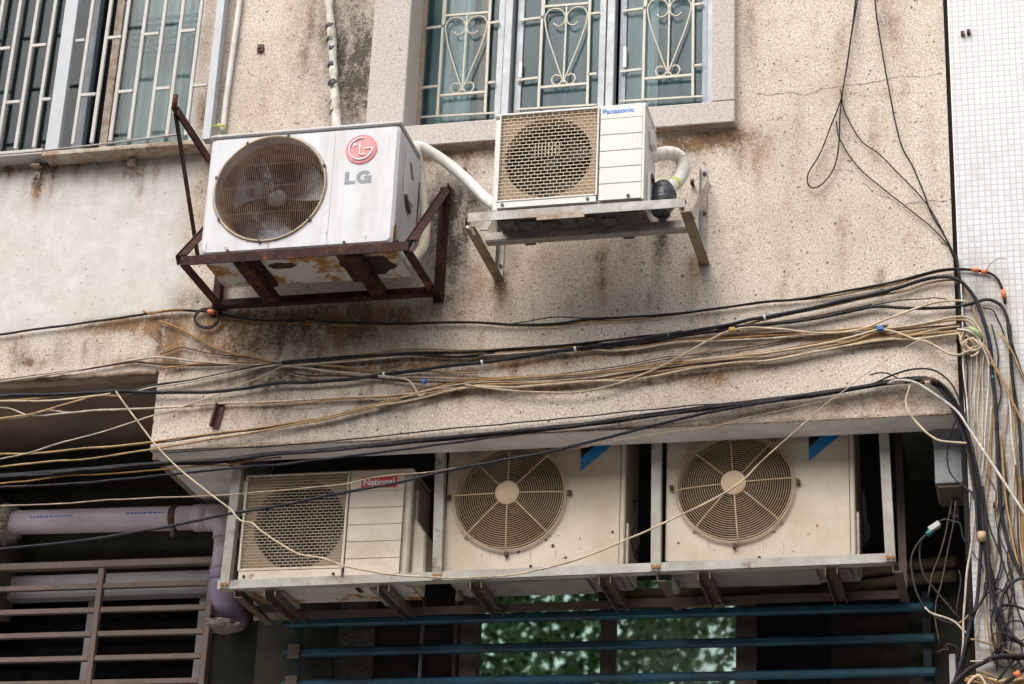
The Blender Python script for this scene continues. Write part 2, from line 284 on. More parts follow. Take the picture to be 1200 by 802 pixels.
# ------------------------------------------------------------------ mesh builder
class MB:
    def __init__(s): s.v = []; s.f = []; s.sm = []
    def add(s, vs, fs, smooth=False):
        o = len(s.v); s.v += [tuple(v) for v in vs]
        for f in fs: s.f.append([i+o for i in f]); s.sm.append(smooth)
        return s
    def box(s, x0, x1, y0, y1, z0, z1):
        v = [(x, y, z) for x in (x0, x1) for y in (y0, y1) for z in (z0, z1)]
        return s.add(v, [(0, 1, 3, 2), (4, 6, 7, 5), (0, 4, 5, 1), (2, 3, 7, 6), (0, 2, 6, 4), (1, 5, 7, 3)])
    def bar(s, p, q, w, h, up=(0, 0, 1), off=(0, 0)):
        p, q, up = Vector(p), Vector(q), Vector(up); d = (q-p).normalized()
        a = d.cross(up)
        if a.length < 1e-4: a = d.cross(Vector((0, 1, 0)))
        a.normalize(); b = a.cross(d)
        v = []
        for e in (p, q):
            for sa, sb in ((-1, -1), (1, -1), (1, 1), (-1, 1)):
                v.append(e + a*(sa*w/2+off[0]) + b*(sb*h/2+off[1]))
        return s.add(v, [(0, 3, 2, 1), (4, 5, 6, 7), (0, 1, 5, 4), (1, 2, 6, 5), (2, 3, 7, 6), (3, 0, 4, 7)])
    def angle(s, p, q, w, h, t=.004, up=(0, 0, 1), sw=1, sh=1):
        "L section: one leg of width w across, one of height h along up"
        s.bar(p, q, w, t, up, (0, 0))
        return s.bar(p, q, t, h, up, (sw*(w/2-t/2), sh*(h/2+t/2+.0006)))
    def tube(s, pts, r, n=8, cap=True, smooth=True):
        pts = [Vector(p) for p in pts]
        rs = r if isinstance(r, (list, tuple)) else [r]*len(pts)
        o = len(s.v); a = None; fs = []
        for i, p in enumerate(pts):
            d = (pts[min(i+1, len(pts)-1)] - pts[max(i-1, 0)])
            d = d.normalized() if d.length > 1e-9 else Vector((0, 0, 1))
            if a is None:
                a = d.cross(Vector((0, 0, 1)))
                if a.length < .1: a = d.cross(Vector((0, 1, 0)))
            a = (a - d*a.dot(d)); a.normalize(); b = d.cross(a)
            for k in range(n):
                t = 2*math.pi*k/n
                s.v.append(tuple(p + (a*math.cos(t) + b*math.sin(t))*rs[i]))
        L = len(pts)
        for i in range(L-1):
            for k in range(n):
                s.f.append([o+i*n+k, o+i*n+(k+1) % n, o+(i+1)*n+(k+1) % n, o+(i+1)*n+k]); s.sm.append(smooth)
        if cap:
            s.f.append([o+k for k in range(n)][::-1]); s.sm.append(False)
            s.f.append([o+(L-1)*n+k for k in range(n)]); s.sm.append(False)
        return s
    def prism(s, outline, y0, y1):
        "outline in (x, z), extruded along Y"
        n = len(outline)
        v = [(x, y0, z) for x, z in outline] + [(x, y1, z) for x, z in outline]
        return s.add(v, [list(range(n)), list(range(n, 2*n))[::-1]] + [(i, i+n, (i+1) % n+n, (i+1) % n) for i in range(n)])
    def prism_x(s, outline, x0, x1):
        n = len(outline)
        v = [(x0, y, z) for y, z in outline] + [(x1, y, z) for y, z in outline]
        return s.add(v, [list(range(n)), list(range(n, 2*n))[::-1]] + [(i, i+n, (i+1) % n+n, (i+1) % n) for i in range(n)])
    def disc(s, cx, cz, r, y0, y1, n=40, dome=0):
        v = []; rings = [(r, y1), (r, y0)]
        if dome: rings += [(r*.8, y0-dome*.6), (r*.4, y0-dome)]
        for rr, y in rings:
            v += [(cx+rr*math.cos(2*math.pi*k/n), y, cz+rr*math.sin(2*math.pi*k/n)) for k in range(n)]
        f = [list(range(n))[::-1]]
        for j in range(len(rings)-1):
            f += [(j*n+k, j*n+(k+1) % n, (j+1)*n+(k+1) % n, (j+1)*n+k) for k in range(n)]
        f.append([(len(rings)-1)*n+k for k in range(n)])
        return s.add(v, f)
    def ring(s, cx, y, cz, R_, r, n=64, m=6):
        v = []; f = []
        for i in range(n):
            t = 2*math.pi*i/n
            for k in range(m):
                u = 2*math.pi*k/m
                q = R_ + r*math.cos(u); v.append((cx+q*math.cos(t), y+r*math.sin(u), cz+q*math.sin(t)))
        for i in range(n):
            for k in range(m):
                f.append((i*m+k, ((i+1) % n)*m+k, ((i+1) % n)*m+(k+1) % m, i*m+(k+1) % m))
        return s.add(v, f, True)
    def build(s, name, mat, parent=None, bevel=0, origin=None):
        me = bpy.data.meshes.new(name)
        off = Vector((0, 0, 0))
        if parent is not None:
            r = parent
            while r.parent: r = r.parent
            off = Vector(r.location)
            p = parent; acc = Vector((0, 0, 0))
            while p.parent: acc += Vector(p.location); p = p.parent
            off = off + acc
        elif origin is not None: off = Vector(origin)
        elif s.v:
            lo = Vector([min(v[i] for v in s.v) for i in range(3)]); hi = Vector([max(v[i] for v in s.v) for i in range(3)])
            off = Vector(((lo.x+hi.x)/2, (lo.y+hi.y)/2, lo.z))
        me.from_pydata([(v[0]-off.x, v[1]-off.y, v[2]-off.z) for v in s.v], [], s.f)
        me.polygons.foreach_set('use_smooth', s.sm)
        bm = bmesh.new(); bm.from_mesh(me)
        bmesh.ops.recalc_face_normals(bm, faces=bm.faces)
        if bevel:
            es = [e for e in bm.edges if len(e.link_faces) == 2 and e.calc_face_angle(0) > .6]
            bmesh.ops.bevel(bm, geom=es, offset=bevel, segments=1, affect='EDGES', profile=.5)
        bm.to_mesh(me); bm.free()
        me.materials.append(MT[mat] if isinstance(mat, str) else mat)
        o = bpy.data.objects.new(name, me); COL.objects.link(o)
        if parent is not None: o.parent = parent
        else: o.location = off
        return o
def tag(o, label=None, cat=None, group=None, kind=None):
    for k, v in (('label', label), ('category', cat), ('group', group), ('kind', kind)):
        if v: o[k] = v
    return o
def thing(name, label, cat, loc, group=None):
    o = bpy.data.objects.new(name, None); COL.objects.link(o); o.location = loc; o.empty_display_size = .1
    return tag(o, label, cat, group)
def spline(pts, step=.03):
    pts = [Vector(p) for p in pts]
    if len(pts) == 2: pts = [pts[0], (pts[0]+pts[1])/2, pts[1]]
    P = [pts[0]*2-pts[1]] + pts + [pts[-1]*2-pts[-2]]
    out = []
    for i in range(1, len(P)-2):
        a, b, c, d = P[i-1], P[i], P[i+1], P[i+2]
        n = max(2, min(14, int((c-b).length/step)))
        for k in range(n):
            t = k/n
            out.append(.5*((2*b)+(c-a)*t+(2*a-5*b+4*c-d)*t*t+(3*b-a-3*c+d)*t**3))
    out.append(pts[-1]); return out
def text(body, width, height, x, y, z, mat, parent, name, bold=0.0):
    cu = bpy.data.curves.new('txt', 'FONT'); cu.body = body; cu.offset = bold; cu.extrude = 0; cu.resolution_u = 3
    o = bpy.data.objects.new('txt', cu); COL.objects.link(o)
    dg = bpy.context.evaluated_depsgraph_get(); me = bpy.data.meshes.new_from_object(o.evaluated_get(dg))
    vs = [v.co.copy() for v in me.vertices]; fs = [list(p.vertices) for p in me.polygons]
    bpy.data.objects.remove(o); bpy.data.curves.remove(cu); bpy.data.meshes.remove(me)
    x0, x1 = min(v.x for v in vs), max(v.x for v in vs); z0, z1 = min(v.y for v in vs), max(v.y for v in vs)
    b = MB(); b.add([(x+(v.x-x0)/(x1-x0)*width, y, z+(v.y-z0)/(z1-z0)*height) for v in vs], fs)
    return b.build(name, mat, parent)

# ------------------------------------------------------------------ stains on the walls (own shape, stay put), with painted shade in a few
ST = []
def stain_shade(px, py, rx_, ry_, amt, ch):
    p = at(px, py); ST.append((p.x, p.z, rx_/290, ry_/265, amt, ch, 0))
def streak(px, py, ln, w, amt, ch):
    p = at(px, py); ST.append((p.x, p.z, w/290, ln/265, amt, ch, 1))
def stain_shade_at(x, z):
    o = [0, 0, 0]
    for (sx, sz, rx_, rz, a, ch, kind) in ST:
        dx = (x-sx)/rx_
        if abs(dx) > 3: continue
        if kind == 0:
            dz = (z-sz)/rz
            w = math.exp(-(dx*dx+dz*dz)) if abs(dz) < 3 else 0
        else:
            t = (sz-z)/rz
            w = math.exp(-dx*dx)*((1-t) if 0 <= t <= 1 else (math.exp(-(t*12)**2) if t < 0 else 0))
        o[ch] += a*w
    return [min(1.3, q) for q in o]
RU, SO = 0, 1  # rust channel, soot channel; both also carry some painted shade
for a in ((405, 40, 48, 60, .75, SO), (410, 110, 40, 50, .62, SO), (365, 20, 30, 70, .35, RU), (300, 120, 40, 60, .25, RU), (425, 60, 18, 120, .4, SO),
          (530, 182, 60, 9, .9, RU), (545, 195, 50, 14, .45, SO), (795, 172, 75, 10, 1.0, RU), (830, 162, 45, 8, .8, RU), (790, 195, 30, 20, .6, SO), (880, 175, 25, 25, .3, RU),  # under the sill: brown stain plus painted shade
          (528, 262, 22, 42, .95, SO), (545, 235, 24, 20, .6, SO), (528, 320, 14, 40, .7, SO), (555, 330, 30, 40, .35, RU), (505, 245, 14, 60, .5, SO),  # right of the large unit: dark stain plus painted pipe shading
          (330, 372, 120, 14, .95, RU), (400, 388, 70, 24, .8, RU), (350, 385, 60, 18, .5, SO), (255, 395, 60, 26, .55, RU), (300, 410, 80, 18, .4, RU), (235, 350, 30, 20, .5, SO), (460, 370, 60, 14, .6, RU),
          (205, 392, 18, 40, .5, RU), (195, 425, 22, 18, .8, RU), (150, 378, 50, 7, 1.2, RU), (185, 385, 20, 14, .9, RU), (120, 385, 40, 8, .6, RU), (150, 425, 40, 6, .7, RU),
          (430, 430, 150, 10, .65, RU), (350, 440, 90, 10, .5, SO), (560, 425, 140, 9, .5, RU), (480, 455, 70, 10, .4, RU), (640, 425, 70, 8, .4, RU), (520, 465, 60, 8, .45, RU),
          (330, 465, 40, 26, .35, SO), (280, 480, 90, 10, .45, RU), (380, 500, 90, 18, .35, SO), (450, 480, 60, 12, .4, SO), (300, 450, 70, 8, .55, RU),
          (700, 450, 150, 7, .5, RU), (830, 435, 100, 7, .5, RU), (900, 395, 160, 6, .35, RU), (760, 415, 80, 6, .4, RU), (620, 455, 60, 8, .55, RU), (830, 448, 25, 10, .5, RU),
          (1000, 475, 80, 9, .55, RU), (870, 480, 60, 12, .4, RU), (1080, 470, 40, 20, .25, RU), (960, 492, 120, 3, .7, RU), (600, 508, 160, 3, .7, RU), (300, 523, 120, 3, .8, RU),
          (1040, 20, 14, 60, .4, RU), (985, 90, 16, 60, .2, RU), (1030, 110, 60, 8, .18, RU), (900, 160, 60, 40, .14, RU), (920, 250, 90, 40, .12, RU), (1040, 270, 60, 30, .18, RU), (880, 30, 10, 60, .2, RU),
          (640, 300, 60, 20, .2, RU), (705, 320, 14, 40, .35, RU), (745, 285, 40, 25, .35, SO), (600, 330, 40, 30, .25, RU),
          (45, 215, 8, 22, 1.1, RU), (100, 190, 120, 5, .8, RU), (20, 200, 40, 6, .7, RU), (150, 205, 60, 8, .35, RU), (230, 240, 25, 60, .35, RU), (248, 110, 10, 30, .7, RU), (240, 140, 10, 22, .7, RU), (250, 40, 14, 30, .3, SO),
          (30, 425, 26, 20, .35, RU), (70, 415, 14, 20, .35, SO), (110, 405, 30, 20, .3, RU), (33, 425, 8, 4, 1.2, RU), (50, 427, 4, 3, 1.2, RU), (15, 405, 20, 20, .3, RU)): stain_shade(*a)
for a in ((775, 255, 85, 8, 1.1, SO), (772, 250, 150, 5, .7, RU), (812, 306, 75, 7, .9, RU), (328, 445, 85, 3, 1.0, RU), (330, 395, 60, 5, .5, RU), (586, 322, 60, 7, .7, RU), (548, 262, 100, 4, .7, SO),
          (45, 205, 60, 5, .9, RU), (705, 300, 90, 6, .5, RU), (520, 350, 60, 8, .6, SO), (250, 362, 70, 9, .55, RU), (420, 355, 60, 18, .5, RU), (100, 400, 45, 2, .6, SO), (70, 395, 50, 2, .7, SO), (18, 402, 45, 2, .6, SO), (125, 398, 40, 2, .5, SO), (160, 380, 60, 4, .45, RU),
          (865, 150, 70, 5, .6, RU), (985, 260, 120, 6, .35, RU), (1060, 80, 140, 5, .3, RU), (920, 300, 80, 10, .25, RU), (640, 390, 30, 6, .4, RU), (255, 505, 22, 5, .5, SO), (190, 385, 55, 2, .8, SO)): streak(*a)
rs = random.Random(11)
for k in range(70):
    px_ = rs.uniform(190, 1100); base = 470-.085*(px_-190)+rs.choice((-75, -45, -15, 5))+rs.uniform(-6, 6)
    streak(px_, base, rs.uniform(18, 60), rs.uniform(1.6, 4.5), rs.uniform(.25, .6), rs.choice((RU, RU, SO)))
for k in range(26):
    px_ = rs.uniform(870, 1110) if k % 3 else rs.uniform(270, 430); streak(px_, rs.uniform(-20, 200), rs.uniform(40, 150), rs.uniform(3, 8), rs.uniform(.15, .35), rs.choice((RU, SO)))
for k in range(14): streak(rs.uniform(5, 190), rs.uniform(185, 200), rs.uniform(25, 110), rs.uniform(2, 6), rs.uniform(.2, .5), RU)
# dirty tile round the cable bundles
for a in ((1150, 400, 26, 60, .7, RU), (1150, 480, 30, 70, .5, RU), (1165, 350, 20, 40, .6, RU), (1170, 560, 40, 90, .35, RU), (1160, 780, 60, 40, .8, RU), (1190, 780, 40, 40, .5, SO), (1140, 330, 14, 40, .4, SO), (1185, 640, 20, 100, .4, RU), (1137, 42, 5, 5, 1.0, RU), (1190, 500, 25, 100, .3, RU), (1130, 560, 10, 90, .4, SO)): stain_shade(*a)

def sheet(name, mat, parent, xs, zs, inside, Y, smoothfn=None):
    idx = {}; vs = []; fs = []
    def vid(i, j):
        if (i, j) not in idx: idx[(i, j)] = len(vs); vs.append((xs[i], Y, zs[j]))
        return idx[(i, j)]
    for i in range(len(xs)-1):
        for j in range(len(zs)-1):
            if inside((xs[i]+xs[i+1])/2, (zs[j]+zs[j+1])/2):
                fs.append((vid(i, j), vid(i+1, j), vid(i+1, j+1), vid(i, j+1)))
    b = MB(); b.add(vs, fs); o = b.build(name, mat, parent)
    a = o.data.color_attributes.new('stain_shade', 'FLOAT_COLOR', 'POINT')
    for k, v in enumerate(vs):
        s3 = stain_shade_at(v[0], v[2]); sm = smoothfn(v[0], v[2]) if smoothfn else 0
        a.data[k].color = (s3[0], s3[1], min(1, sm), 1)
    return o
def seq(a, b, step, extra=()):
    n = int(round((b-a)/step)); L = [a+(b-a)*i/n for i in range(n+1)]
    for e in extra:
        if a < e < b:
            L = [q for q in L if abs(q-e) > step*.3 or q in (a, b)] + [e]
    return sorted(set(L))

# ------------------------------------------------------------------ setting: street
MT['asphalt'] = pmat('asphalt', (.055, .053, .05), .3, 40, rough=.9)
MT['paving'] = pmat('concrete paving', (.48, .455, .42), .15, 10, dirt_shade=(.16, .14, .12), damt=.5, dscale=3, rough=.9)
tag(MB().box(-400, 400, -400, 400, -.02, 0).build('ground', 'asphalt'), kind='structure')
tag(MB().box(-60, 60, -3.2, .72, .004, .14).build('pavement', 'paving', bevel=.01), kind='structure')
tag(MB().box(-60, 60, -14.0, -8.9, .004, .14).build('pavement', 'paving', bevel=.01), kind='structure')

# unseen block across the street, added to shut off the low sky
ob = thing('sky_blocker', 'unseen plain dark block added across the street to shut off the low sky', 'building', (0, -15, 0))
MT['block'] = pmat('grey brown plaster', (.16, .14, .12), .2, 3, rough=.9)
b = wb = MB().box(-30, 30, -22, -14.0, 0, 10.5); b.build('wall', 'block', ob)
b = MB()
for i in range(18):
    for j in range(3): b.box(-27+3.1*i, -25.4+3.1*i, -14.03, -13.97, 3.6+3*j, 5.2+3*j)
b.build('window_row', 'black', ob)

# ------------------------------------------------------------------ the concrete building
BX1 = -.285            # right end of the facade
ZB, ZL, XL = 4.757, 5.115, -3.572
bld = thing('concrete_building', 'stained beige concrete building with overhanging upper floor and metal framed windows', 'building', (-2, 0, 0))
WL = (-6.4, -3.555, 6.205, 7.7); WM = (-2.56, -1.235, 6.17, 7.6)
xs = seq(-7.5, -4.7, .2)[:-1] + seq(-4.7, BX1, .0215, (XL, WL[1], WM[0], WM[1]))
zs = seq(ZB, 7.1, .0215, (ZL, WL[2], WM[2])) + seq(7.1, 10.5, .2, (WL[3], WM[3]))[1:]
def inside(x, z):
    if x < XL and z < ZL: return False
    for w in (WL, WM):
        if w[0] < x < w[1] and w[2] < z < w[3]: return False
    return True
def smoothfn(x, z):
    f = 0
    edge = -3.50 + .03*mnoise.noise(Vector((0, 0, z*6)))
    if z > 5.30 and x < edge+.2:
        f = max(0, min(1, (edge-x)/.10+.4))*max(0, min(1, (z-(5.345+.06*(x+3.6)))/.05))
        if z > 6.2: f *= max(0, (6.5-z)/.3)
    if x < XL and z <= 5.36: f = max(f, .30+.55*mnoise.noise(Vector((x*38+3*mnoise.noise(Vector((x*5, z*6, 0))), z*2.2, 7))))
    return f
sheet('facade_wall', 'wall', bld, xs, zs, inside, 0, smoothfn)
# right-hand end and hidden backs so that the facade has thickness
MB().box(BX1-.15, BX1-.001, .003, .16, ZB+.002, 10.5).build('wall_end', 'wall', bld)
b = MB().box(XL+.001, BX1-.001, .0025, .165, ZB, ZB+.3); b.build('front_beam', 'beam', bld)
b = MB().box(-7.5, XL-.002, .0025, .10, ZL, ZL+.2); b.build('edge_beam', 'lip', bld)
b = MB().box(XL+.001, -3.30, .1655, .84, ZB, ZB+.36); b.build('cross_beam', 'beam', bld)
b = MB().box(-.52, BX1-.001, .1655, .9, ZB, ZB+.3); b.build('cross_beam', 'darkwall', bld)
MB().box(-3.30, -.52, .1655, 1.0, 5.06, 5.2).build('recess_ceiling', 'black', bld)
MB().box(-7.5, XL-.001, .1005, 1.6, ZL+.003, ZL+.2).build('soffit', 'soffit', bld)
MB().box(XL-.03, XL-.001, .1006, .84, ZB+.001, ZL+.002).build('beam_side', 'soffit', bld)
# flaking lip under the edge beam
lip = MB(); pts = []
for i in range(26):
    x = -4.35+.77*i/25
    pts.append((x, .004+.012*abs(mnoise.noise(Vector((x*9, 0, 0)))), ZL-.002-.016*abs(mnoise.noise(Vector((x*7, 3, 0))))*(i/25)))
lip.tube(pts, [.012+.010*abs(mnoise.noise(Vector((p[0]*20, 1, 5)))) for p in pts], 6); lip.build('flaked_edge', 'dripedge', bld)
# ragged drip edge along the bottom of the facade
pts = [(XL+.01+(BX1-XL-.02)*i/300, -.0005, ZB+.002-.005*abs(mnoise.noise(Vector((i*.35, 0, 0))))) for i in range(301)]
MB().tube(pts, [.0035+.0065*abs(mnoise.noise(Vector((i*.5, 4, 5)))) for i in range(301)], 5).build('drip_edge', 'dripedge', bld)
# lower storey wall, set back under the overhang
def wall_holes(name, mat, x0, x1, z0, z1, y0, y1, holes):
    b = MB()
    xs_ = sorted({x0, x1} | {h[0] for h in holes} | {h[1] for h in holes}); zs_ = sorted({z0, z1} | {h[2] for h in holes} | {h[3] for h in holes})
    for i in range(len(xs_)-1):
        for j in range(len(zs_)-1):
            mx, mz = (xs_[i]+xs_[i+1])/2, (zs_[j]+zs_[j+1])/2
            if any(h[0] < mx < h[1] and h[2] < mz < h[3] for h in holes): continue
            b.box(xs_[i], xs_[i+1], y0, y1, zs_[j], zs_[j+1])
    return b.build(name, mat, bld)
WLL = (-5.6, -3.56, 2.9, 4.50); WLM = (-2.95, -.55, 2.9, 4.42)
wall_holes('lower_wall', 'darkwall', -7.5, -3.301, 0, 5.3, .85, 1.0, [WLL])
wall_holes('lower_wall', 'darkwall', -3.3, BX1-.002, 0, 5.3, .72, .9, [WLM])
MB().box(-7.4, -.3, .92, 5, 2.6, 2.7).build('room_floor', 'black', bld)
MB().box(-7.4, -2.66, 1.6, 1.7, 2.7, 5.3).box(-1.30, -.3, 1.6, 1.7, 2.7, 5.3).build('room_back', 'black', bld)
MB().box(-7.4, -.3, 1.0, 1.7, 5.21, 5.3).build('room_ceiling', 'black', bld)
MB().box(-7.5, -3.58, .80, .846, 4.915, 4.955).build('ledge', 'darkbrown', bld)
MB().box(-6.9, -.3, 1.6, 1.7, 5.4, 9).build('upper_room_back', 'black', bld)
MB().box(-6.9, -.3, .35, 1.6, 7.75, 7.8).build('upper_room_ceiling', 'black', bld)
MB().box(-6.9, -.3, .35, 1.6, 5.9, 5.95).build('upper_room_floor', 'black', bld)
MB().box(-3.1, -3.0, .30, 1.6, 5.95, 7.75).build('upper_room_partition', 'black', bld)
# reveals of the two upper windows
rv = MB().box(WL[1]-.0005, WL[1]+.06, .0025, .30, WL[2], WL[3]).box(WL[0], WL[1]+.06, .0025, .30, WL[2]-.08, WL[2]-.0005); rv.build('window_reveal', 'wall', bld)
# cracks
for k, pl in enumerate(([(885, 110), (905, 112), (925, 108), (945, 112), (965, 104), (990, 100), (1015, 99), (1040, 93), (1060, 90), (1085, 90), (1107, 86)],
                        [(960, 200), (975, 199), (990, 198), (1003, 201)], [(1012, 214), (1020, 222), (1025, 228), (1038, 231), (1045, 232)],
                        [(1060, 241), (1075, 238), (1095, 236), (1115, 237)])):
    P = [at(x, y+random.uniform(-1, 1), -.0012) for x, y in pl]
    Q = []
    for i in range(len(P)-1):
        for j in range(5):
            q = P[i].lerp(P[i+1], j/5); q.z += random.uniform(-.004, .004); Q.append(q)
    MB().tube(Q, [random.uniform(.0003, .0012) for _ in Q], 4).build('crack', 'caulk', bld)

# ------------------------------------------------------------------ middle window
GY = .155
sur = MB()
sx0, sx1, sz0 = -2.728, -1.140, 6.068
sur.box(sx0, WM[0], -.05, .19, WM[2]+.0005, 7.8); sur.box(WM[1], sx1, -.05, .19, WM[2]+.0005, 7.8); sur.box(sx0, sx1, -.05, .19, sz0, WM[2])
sur.build('window_surround', 'granite', bld, bevel=.004)
win = MB()
xf = [at(480, 100, GY).x, at(487, 140, GY).x, at(579.5, 135, GY).x, at(604, 133, GY).x, at(701, 126, GY).x, at(727.5, 122, GY).x, at(824, 122, GY).x, at(836, 110, GY).x]
zb = 6.215
win.box(xf[0]-.03, xf[0]+.022, .15, .20, zb, 7.7); win.box(xf[7]-.028, xf[7]+.02, .15, .20, zb, 7.7)
for a, c in ((xf[2], xf[3]), (xf[4], xf[5])):
    m_ = (a+c)/2; win.box(m_-.018, m_+.018, .14, .20, zb, 7.7)
win.box(xf[0]+.022, xf[7]-.028, .151, .199, zb-.04, zb+.02)
wino = win.build('window', 'alu', bld, bevel=.003); wino['label'] = 'three light window with weathered aluminium frame and cream scroll grilles'
MB().tube([(WM[0]+.004, .14, z/10) for z in range(62, 78)], [.008+.004*random.random() for _ in range(16)], 6).build('caulk', 'caulk', wino)
panes = [(xf[1], xf[2]), (xf[3], xf[4]), (xf[5], xf[6])]
P0 = (xf[1]+xf[2])/2
def scroll(dx0):
    b = MB(); y = .172
    def W(px, py): q = at(px, py, y); return Vector((q.x+dx0, y, q.z))
    v = .007
    def rod(a, c, w=.011): b.bar(W(*a), W(*c), w, w*.7, (0, 1, 0))
    rod((521.5, -8), (512.3, 137)); rod((575, -8), (568.4, 132))
    tp = W(521.5, 0); 
    b.bar((tp.x+.003, y, 6.8), (tp.x+.006, y, 7.6), .011, .008, (0, 1, 0)); b.bar((W(575, 0).x, y, 6.8), (W(575, 0).x+.002, y, 7.6), .011, .008, (0, 1, 0))
    rod((522, 18.7), (574, 14.7)); rod((515, 112.5), (568, 108))
    rod((494, 34.5), (520, 31)); rod((489, 104), (514, 101)); rod((575, 27), (585, 25.8)); rod((570, 97.6), (580, 96.5))
    rod((486, 138), (579, 132.5), .008)
    rod((547.5, 17), (541.5, 107), .007)
    zz = W(540, 18.7).z; zz2 = W(540, 112).z
    for k in range(1, 2):
        b.bar((W(522, 0).x, y, zz+.36*k), (W(574, 0).x, y, zz+.36*k), .011, .008, (0, 1, 0))
    cx0 = (547.5, 541.5)
    def sp(off, r=.0042):
        L = []
        for dx, py in off:
            t = (py-17)/90; L.append(W(547.5-6*t+dx, py-dx*.075))
        b.tube(spline(L, .008), r, 6)
    for sgn in (-1, 1):
        sp([(sgn*14, 37), (sgn*9, 41), (sgn*3, 38.5), (sgn*.8, 32), (sgn*3, 25), (sgn*10, 20.5), (sgn*19, 21.5), (sgn*24, 28), (sgn*23.5, 38), (sgn*19, 55), (sgn*10, 80), (sgn*1, 104)])
        sp([(sgn*1, 104), (sgn*5, 109), (sgn*10, 108.5), (sgn*13.5, 104), (sgn*12, 99), (sgn*8, 97.5), (sgn*4.5, 100)])
    return b
for i, (a, c) in enumerate(panes):
    scroll((a+c)/2-P0).build('iron_grille', 'iron', wino)
    sb = MB()
    for (x0, x1) in ((a-.018, a+.012), (c-.012, c+.018)): sb.box(x0, x1, .185, .215, zb+.021, 7.68)
    sb.box(a+.0125, c-.0125, .186, .214, zb+.021, zb+.05); sb.build('sash', 'aludark' if i == 2 else 'alu', wino, bevel=.002)
    MB().box(a+.012, c-.012, .196, .201, zb+.05, 7.68).build('pane', 'glass', wino)
def curtain(x0, x1, y, z0, z1, folds, amp, nm, mat, par):
    n = folds*8; b = MB(); vs = []
    for j, z in enumerate((z0, z1)):
        for i in range(n+1):
            u = i/n; x = x0+(x1-x0)*u
            ph = u*folds*2*math.pi + 1.3*math.sin(u*9)
            vs.append((x, y+amp*math.sin(ph)*(1 if j == 0 else .7), z))
    b.add(vs, [(i, i+1, n+2+i, n+1+i) for i in range(n)], True); return b.build(nm, mat, par)
curtain(xf[1]-.16, xf[1]+.20, .30, 6.15, 7.7, 6, .022, 'curtain', 'curtain', wino)
curtain(xf[1]+.16, xf[2]+.06, .36, 6.15, 7.7, 4, .018, 'curtain', 'curtainblue', wino)
curtain(xf[3]-.03, xf[4]+.03, .37, 6.15, 7.7, 3, .010, 'curtain', 'curtainblue', wino)
curtain(xf[5]-.03, xf[5]+.12, .36, 6.15, 7.7, 3, .014, 'curtain', 'curtain', wino)
curtain(xf[5]+.12, xf[6]+.08, .38, 6.15, 7.7, 3, .012, 'curtain', 'curtainblue', wino)
MB().box(P0+.055, P0+.095, .30, .315, 6.15, 7.7).build('pole', 'terracotta', wino)
MB().box(panes[1][0]+.004, panes[1][0]+.016, .165, .18, 6.49, 6.57).build('latch', 'white', wino)
MB().box(panes[2][0]+.004, panes[2][0]+.016, .165, .18, 6.50, 6.60).build('latch', 'white', wino)

# ------------------------------------------------------------------ left window behind the white cage
wl = MB()
wl.box(WL[0], WL[1]-.001, .10, .15, WL[2], WL[2]+.045); wl.box(-4.165, -4.115, .10, .15, WL[2]+.046, 7.65); wl.box(-3.61, -3.557, .10, .15, WL[2]+.046, 7.65)
wl.box(-4.03, -3.99, .115, .15, WL[2]+.046, 7.65)
wl.box(-4.75, -4.71, .10, .15, WL[2]+.046, 7.65)
wlo = wl.build('window', 'aludark', bld, bevel=.003); wlo['label'] = 'old window with dark panes behind the white barred cage'
MB().box(-3.985, -3.61, .13, .135, WL[2]+.046, 7.65).build('pane', 'glass', wlo)
MB().box(-4.11, -4.03, .13, .135, WL[2]+.046, 7.65).build('pane', 'glassdark', wlo)
MB().box(-4.71, -4.17, .13, .135, WL[2]+.046, 7.65).build('pane', 'glassdark', wlo)
MB().box(WL[0], -4.75, .13, .135, WL[2]+.046, 7.65).build('pane', 'glassdark', wlo)
curtain(-4.02, -3.60, .26, 6.2, 7.7, 7, .026, 'curtain', 'curtaingrey', wlo)
curtain(-4.75, -4.30, .40, 6.2, 7.7, 5, .025, 'curtain', 'curtainblue', wlo)
MB().box(-4.03, -3.995, .10, .114, WL[2]+.05, 7.65).build('post', 'cagerust', wlo)
MB().tube([(-3.56, .085, 6.22+.06*i) for i in range(24)], [.008+.012*abs(mnoise.noise(Vector((i*.9, 2, 0)))) for i in range(24)], 6).build('caulk', 'caulk', wlo)
for k in range(6):      # old concertina slats seen high behind the panes
    MB().box(-3.98, -3.60, .19, .195, 6.80+.035*k, 6.815+.035*k).build('slat', 'curtainblue', wlo)

